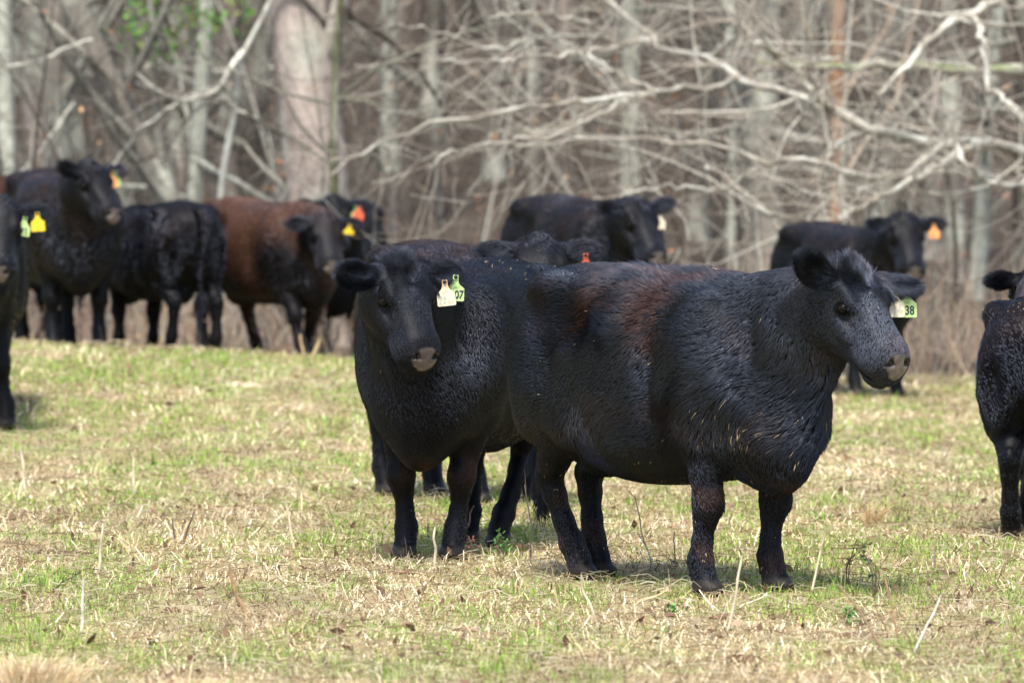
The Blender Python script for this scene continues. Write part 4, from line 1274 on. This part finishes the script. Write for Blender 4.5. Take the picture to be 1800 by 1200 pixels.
def build_thicket():
    """bare brush and saplings filling the wood, with withered leaves and dry stems along its edge"""
    rng = np.random.default_rng(81)
    bag = Bag()
    n = 170
    y = rng.uniform(50, 84, n); x = rng.uniform(-1, 1, n) * (.093 * y + 2.5)
    z = terrain(x, y); hh = rng.uniform(1.6, 5.0, n)
    lean = rng.normal(0, .22, (n, 2))
    bow = rng.normal(0, .25, (n, 2))
    P = np.stack([np.stack([x + hh * (lean[:, 0] * t + bow[:, 0] * t * t), y + hh * (lean[:, 1] * t + bow[:, 1] * t * t), z - .05 + hh * t * (1 - .12 * t)], 1) for t in np.linspace(0, 1, 8)], 1)
    R = (rng.gamma(3, .006, n) + .006)[:, None] * np.linspace(1, .25, 8)
    V, F = batch_tubes(P, R, 5); c = TWIGS[rng.integers(0, 5, n)] * rng.uniform(.7, 1.2, n)[:, None]
    bag.add(V, F, np.repeat(c, 40, axis=0))
    g1, q1 = grow(P, R, 8, .4, 1.6, .7, rng, 5, .08, .18, .1, .5); twig_mesh(bag, g1, q1, rng)
    g2, q2 = grow(g1, q1, 3, .2, .8, .8, rng, 4, .05, .2, .1, .7); twig_mesh(bag, g2, np.maximum(q2, .003), rng)
    o = bag.build('thicket', MAT['twig']); tag(o, 'tangle of bare grey twigs and saplings filling the wood', 'brush', kind='stuff')
    # dry stems along the edge
    bag = Bag()
    n = 2600
    y = rng.uniform(45.0, 54, n); x = rng.uniform(-1, 1, n) * (.092 * y + 1.5)
    y = y + sstep(1.2, 3.0, x) * 0 
    z = terrain(x, y); hh = rng.gamma(4, .13, n)
    lean = rng.normal(0, .25, (n, 2))
    P = np.stack([np.stack([x + hh * lean[:, 0] * t, y + hh * lean[:, 1] * t, z + hh * t * (1 - .1 * t)], 1) for t in np.linspace(0, 1, 4)], 1)
    R = rng.uniform(.002, .006, n)[:, None] * np.linspace(1, .4, 4)
    cols = np.array([(.38, .29, .19), (.30, .23, .17), (.27, .16, .11), (.42, .35, .26), (.24, .21, .18)])
    twig_mesh(bag, P, R, rng, 3, cols)
    g1, q1 = grow(P, R, 2, .1, .4, .7, rng, 4, .2); twig_mesh(bag, g1, q1, rng, 3, cols)
    o = bag.build('dry_stems', MAT['twig']); tag(o, 'tan and reddish dry weed stems along the wood\'s edge', 'weeds', kind='stuff')
    bag = Bag()
    k = 420
    yy = rng.uniform(48, 75, k); xx = rng.uniform(-1, 1, k) * (.092 * yy + 1)
    zz = terrain(xx, yy) + rng.uniform(.1, 3.2, k)
    leaf_cards(bag, np.stack([xx, yy, zz], 1), rng.uniform(.025, .05, k), np.array([(.42, .18, .07), (.34, .16, .08), (.46, .27, .14)]), rng)
    o = bag.build('withered_leaves', MAT['leaf']); tag(o, 'orange brown withered leaves clinging to the twigs', 'leaves', kind='stuff')
# ------------------------------------------------------------------ stalks, sprigs, tussocks and clods in the pasture
def ground_at(u, v):
    """where the view through a picture point meets the pasture"""
    lo, hi = 12.0, 46.0
    ds = np.linspace(lo, hi, 800)
    z = CAM_H - (v - HORIZON) / FPX * ds
    g = terrain((u - 900) / FPX * ds, ds)
    k = np.argmax(z <= g)
    d = ds[k] if z[k] <= g[k] else hi
    return np.array([(u - 900) / FPX * d, d, float(terrain((u - 900) / FPX * d, d))])


def stalk(u0, v0, u1, v1, wpx, col, label, kink=0.0, forks=0, depth=0.0, seed=0):
    rng = np.random.default_rng(300 + seed)
    b = ground_at(u0, v0); d = b[1]
    t = at(u1, v1, d + depth) - b
    m = np.array([t[0] * .5 + kink * np.linalg.norm(t), depth * .5, t[2] * .5])
    P = spline([np.array([0, 0, -.02]), m * .5 + rng.normal(0, .004, 3), m, (m + t) / 2 + rng.normal(0, .005, 3), t], 12)
    r = wpx / FPX * d / 2
    V, F = batch_tubes(P[None], (r * np.linspace(1.1, .65, 12))[None], 6)
    n = len(V)
    bag = Bag(); c = np.array(col) * (1 + .25 * wob(V, 25.0, seed))[:, None]
    # broken, slanting top
    V[-6:] += np.linspace(-1, 1, 6)[:, None] * np.array([0, 0, 1.6 * r])
    bag.add(V, F, np.clip(c, .02, .85)); bag.add(V[-6:], np.array([[0, 1, 2, 3], [0, 3, 4, 5]]), c[-6:])
    if forks:
        g, q = grow(P[None], (r * np.linspace(1.1, .65, 12))[None], forks, .05, .14, .6, rng, 4, .5, .2, .3, .6)
        V, F = batch_tubes(g, q * .8, 4); bag.add(V, F, np.array(col) * .9)
    o = bag.build('dead_stalk', MAT['straw'], None, True)
    o.location = b
    tag(o, label, 'stalk', 'dead weed stalks in the pasture')


def sprig(u, v, hpx, cols, label, n=26, seed=0, stemcol=(.14, .09, .06)):
    rng = np.random.default_rng(500 + seed)
    b = ground_at(u, v); h = hpx / FPX * b[1]
    root = empty('leafy_sprig', b)
    stems = np.array([spline([(0, 0, -.01), (rng.normal(0, .02), rng.normal(0, .02), h * .5), (rng.normal(0, .06) * h * 4, rng.normal(0, .03), h * rng.uniform(.7, 1.0))], 8) for _ in range(3)])
    bag = Bag(); V, F = batch_tubes(stems, np.full(stems.shape[:2], .0026) * np.linspace(1.2, .5, 8), 4); bag.add(V, F, stemcol); bag.build('stem', MAT['twig'], root)
    p = stems[:, 3:].reshape(-1, 3); p = p[rng.integers(0, len(p), n)] + rng.normal(0, .012, (n, 3))
    bag = Bag(); leaf_cards(bag, p, rng.uniform(.007, .014, n), np.array(cols), rng); o = bag.build('foliage', MAT['leaf'], root); o['kind'] = 'stuff'
    tag(root, label, 'plant')


def tussock(u, v, hpx, wpx, n, cols, label, seed=0, bw=.0045):
    rng = np.random.default_rng(600 + seed)
    b = ground_at(u, v); h = hpx / FPX * b[1]; w = wpx / FPX * b[1] / 2
    x = rng.normal(0, w * .45, n); y = rng.normal(0, w * .45, n)
    hh = h * rng.uniform(.45, 1.05, n)
    d = np.stack([x / w + rng.normal(0, .35, n), y / w + rng.normal(0, .35, n)], 1)
    P = np.stack([np.stack([x * .35 + d[:, 0] * hh * (.15 * t + .45 * t * t), y * .35 + d[:, 1] * hh * (.15 * t + .45 * t * t), -.01 + hh * (t - .22 * t * t)], 1) for t in np.linspace(0, 1, 5)], 1)
    V, F = batch_tubes(P, np.full((n, 5), bw / 2) * np.linspace(1, .25, 5), 3)
    c = np.array(cols)[rng.integers(0, len(cols), n)] * rng.uniform(.75, 1.2, n)[:, None]
    bag = Bag(); bag.add(V, F, np.repeat(c, 15, axis=0))
    o = bag.build('grass_tussock', MAT['straw']); o.location = b
    tag(o, label, 'tussock')


def clod(u, v, wpx, hpx, col, label, name='dirt_clod', cat='clod', seed=0):
    rng = np.random.default_rng(700 + seed)
    b = ground_at(u, v); w = wpx / FPX * b[1] / 2; h = hpx / FPX * b[1]
    V, F = uv_sphere(1.0, 22, 14)
    V = V * (1 + .22 * wob(V, .55, seed + 1) + .12 * wob(V, 1.3, seed + 2) + .07 * wob(V, 3.0, seed + 3))[:, None]
    V = V * np.array([w, w * .75, h])
    V[:, 2] = np.maximum(V[:, 2], -.02)
    o = new_mesh_obj(name, V, F, MAT['dung'], None, False, np.clip(np.array(col) * (1 + .35 * wob(V, 14, seed))[:, None], .01, .8))
    o.location = b
    tag(o, label, cat)


def build_details():
    PALE, TAN, BRN, DK = (.56, .48, .34), (.50, .37, .20), (.26, .18, .11), (.12, .09, .08)
    S = stalk
    S(1278, 1112, 1306, 976, 6, PALE, 'tall pale stalk leaning right below the big cow\'s front hooves', .02, 0, 0, 1)
    S(1425, 1047, 1452, 936, 5, PALE, 'straight cream stalk just right of the big cow\'s front hoof', 0, 0, 0, 2)
    S(1562, 1152, 1474, 1030, 5, BRN, 'brown stalk leaning far left at the lower right', .03, 0, 0, 3)
    S(1585, 1132, 1556, 1014, 4, (.36, .22, .12), 'reddish brown stalk crossing in front of the pale leaning one', 0, 0, .05, 4)
    S(1600, 1156, 1656, 1046, 5, (.66, .62, .52), 'greyish pale stalk leaning right at the lower right', .02, 0, 0, 5)
    S(1058, 1112, 1022, 1010, 5, PALE, 'pale stalk leaning left below the big cow\'s hind hooves', -.03, 0, 0, 6)
    S(985, 1102, 975, 1034, 5, TAN, 'short tan stalk left of the pale leaning one under the big cow', .04, 0, 0, 7)
    S(436, 1090, 402, 1002, 9, (.30, .19, .10), 'thick brown blurred stalk with a bent top at the lower left', -.06, 0, 0, 8)
    S(767, 1006, 765, 926, 6, PALE, 'upright pale stub between the facing cow\'s front hooves', 0, 0, 0, 9)
    S(1187, 1002, 1186, 934, 3, BRN, 'short thin brown upright stalk under the big cow\'s belly', 0, 0, 0, 10)
    S(1154, 1012, 1116, 872, 3, (.42, .36, .28), 'thin grey brown twig leaning left under the big cow\'s belly', -.04, 2, 0, 11)
    S(306, 956, 302, 912, 4, DK, 'short dark upright stub on the left of the pasture', 0, 0, 0, 12)
    S(320, 956, 341, 896, 4, DK, 'dark stub leaning right beside the short upright one', 0, 0, 0, 13)
    S(520, 976, 500, 882, 5, PALE, 'pale stalk leaning left, left of the facing cow\'s hooves', 0, 0, 0, 14)
    S(430, 936, 430, 884, 4, PALE, 'short pale upright stalk right of the dark stubs', 0, 0, 0, 15)
    S(47, 866, 35, 786, 6, PALE, 'pale stalk standing near the left edge of the pasture', 0, 0, 0, 16)
    S(236, 872, 232, 796, 5, PALE, 'pale upright stalk in the middle of the left pasture', 0, 0, 0, 17)
    S(155, 702, 163, 650, 5, TAN, 'short pale stalk on the slope below the tall dark brown cow', 0, 0, 0, 18)
    S(170, 1012, 180, 920, 6, PALE, 'soft pale stalk left of the dark stubs', 0, 0, 0, 19)
    S(140, 1118, 146, 1016, 6, (.62, .57, .46), 'blurred pale upright stalk at the lower left', 0, 0, 0, 20)
    S(288, 612, 250, 500, 5, TAN, 'long tan stalk leaning left before the untagged cow', .02, 0, 0, 21)
    S(290, 608, 281, 530, 4, (.50, .40, .27), 'shorter tan stalk beside the long leaning one on the rise', 0, 0, 0, 22)
    S(98, 596, 76, 546, 6, (.55, .45, .33), 'tan stub leaning left before the tall dark brown cow', 0, 0, 0, 23)
    S(135, 598, 122, 560, 8, TAN, 'tan broken stub before the tall dark brown cow\'s hooves', 0, 2, 0, 24)
    S(548, 634, 562, 594, 7, TAN, 'tan stub leaning right at the brown cow\'s hooves', 0, 0, 0, 25)
    S(534, 632, 528, 588, 5, TAN, 'thin upright tan stub beside the leaning one at the brown cow\'s hooves', 0, 0, 0, 26)
    S(932, 992, 922, 852, 3, DK, 'thin dark twig standing tall between the two front cows', .05, 1, 0, 27)
    S(1642, 1010, 1646, 952, 4, (.30, .24, .18), 'short grey brown upright stalk at the right of the pasture', 0, 0, 0, 28)
    S(808, 972, 826, 900, 4, (.24, .15, .12), 'dark reddish twig leaning right at the facing cow\'s hoof', 0, 2, 0, 29)
    S(1012, 1000, 1000, 912, 4, (.70, .64, .58), 'whitish forked twig before the big cow\'s hind hooves', .06, 3, 0, 30)
    S(1035, 1010, 1046, 905, 3, (.55, .45, .42), 'pinkish bare twig before the big cow\'s hind leg', .05, 2, 0, 31)
    S(1228, 1032, 1222, 960, 3, (.70, .66, .60), 'thin white twig touching the big cow\'s near front hoof', .03, 2, 0, 32)
    S(90, 1035, 140, 1005, 4, DK, 'dark twig lying low at the left of the pasture', 0, 1, 0, 33)
    S(732, 1058, 758, 1018, 5, BRN, 'short brown stub leaning right under the facing cow', 0, 0, 0, 34)
    S(1110, 1068, 1176, 1036, 6, TAN, 'tan stalk lying low below the big cow\'s belly', 0, 0, 0, 35)
    S(1290, 1075, 1350, 1045, 5, PALE, 'pale stalk lying low between the big cow\'s front hooves', 0, 0, 0, 36)
    g = [(.10, .24, .06), (.16, .33, .08), (.08, .15, .05)]
    sprig(882, 988, 58, g, 'small green leafy sprig at the facing cow\'s right hoof', 60, 1)
    sprig(1060, 1008, 62, g, 'small green leafy sprig before the big cow\'s hind hooves', 50, 2)
    sprig(1536, 1056, 100, [(.05, .09, .05), (.10, .14, .08)], 'dark leaved upright sprig right of the big cow', 34, 3)
    sprig(1492, 1040, 94, [(.10, .11, .07), (.20, .12, .08)], 'thin sprig with few brown leaves right of the cream stalk', 14, 4)
    sprig(815, 985, 46, [(.20, .06, .07), (.26, .10, .08)], 'dark red leaved sprig between the facing cow\'s hooves', 30, 5)
    sprig(1180, 1092, 26, g, 'low green clover patch below the big cow\'s belly', 50, 6)
    sprig(1490, 1100, 30, g, 'low bright green weed clump below the cream stalk', 90, 7)
    tan = [(.62, .42, .22), (.70, .54, .32), (.55, .36, .18)]
    tussock(1535, 928, 62, 60, 130, tan, 'orange tan dry tussock right of the big cow', 1)
    tussock(1655, 822, 46, 60, 90, [(.72, .62, .42), (.62, .50, .32)], 'pale dry tussock on the right of the pasture', 2)
    tussock(485, 758, 34, 80, 60, [(.70, .60, .42), (.62, .48, .30)], 'pale dry tussock on the left slope', 3)
    tussock(40, 1222, 92, 560, 760, [(.72, .54, .33), (.66, .46, .26), (.78, .64, .44)], 'large blurred tan tussock in the lower left corner', 4, .005)
    tussock(900, 915, 50, 40, 60, tan, 'small tan tussock behind the facing cow\'s hind hoof', 5)
    tussock(330, 1240, 66, 380, 380, [(.72, .54, .33), (.70, .50, .30)], 'low blurred tan tussock at the bottom edge left of centre', 6, .005)
    tussock(640, 1226, 44, 220, 200, [(.72, .56, .36), (.64, .46, .28)], 'thin blurred straw tuft at the bottom edge in the middle', 8, .004)
    tussock(1100, 1224, 40, 200, 160, [(.70, .58, .38), (.60, .44, .26)], 'thin blurred straw tuft at the bottom edge right of the middle', 9, .004)
    tussock(235, 975, 46, 60, 50, [(.74, .60, .36), (.62, .44, .22)], 'tan tussock left of the dark stubs', 7)
    clod(1310, 1168, 78, 16, (.10, .055, .032), 'dark brown crumbly clod at the bottom below the big cow', seed=1)
    clod(1524, 1122, 110, 9, (.15, .085, .055), 'flat brown patch of bare earth at the lower right', 'earth_patch', 'earth', seed=2)
    clod(362, 688, 26, 7, (.09, .05, .03), 'small dark clod on the left slope', seed=3)
    clod(433, 680, 56, 9, (.55, .42, .28), 'pale flat stone on the green of the left slope', 'flat_stone', 'stone', seed=4)
    clod(298, 1078, 30, 10, (.12, .06, .04), 'brown clod at the lower left of the pasture', seed=5)
    clod(533, 1124, 34, 9, (.16, .07, .045), 'reddish brown clod below the facing cow', seed=6)
    clod(1272, 1088, 90, 7, (.17, .10, .065), 'flat brown earth patch below the pale stalk', 'earth_patch', 'earth', seed=7)
    clod(690, 1010, 60, 6, (.15, .095, .06), 'flat brown trodden patch left of the facing cow\'s hoof', 'earth_patch', 'earth', seed=9)
    clod(1660, 1010, 70, 6, (.14, .09, .06), 'flat brown trodden patch at the right of the pasture', 'earth_patch', 'earth', seed=10)
    clod(120, 975, 80, 6, (.13, .085, .055), 'flat brown trodden patch at the left of the pasture', 'earth_patch', 'earth', seed=11)
    clod(820, 1110, 50, 7, (.16, .09, .06), 'reddish brown patch below the facing cow\'s hooves', 'earth_patch', 'earth', seed=12)
    clod(1745, 1102, 36, 8, (.10, .065, .05), 'small dark brown clod near the right edge', seed=8)
build_ground()
build_woods()
build_herd()
build_grass()
build_details()
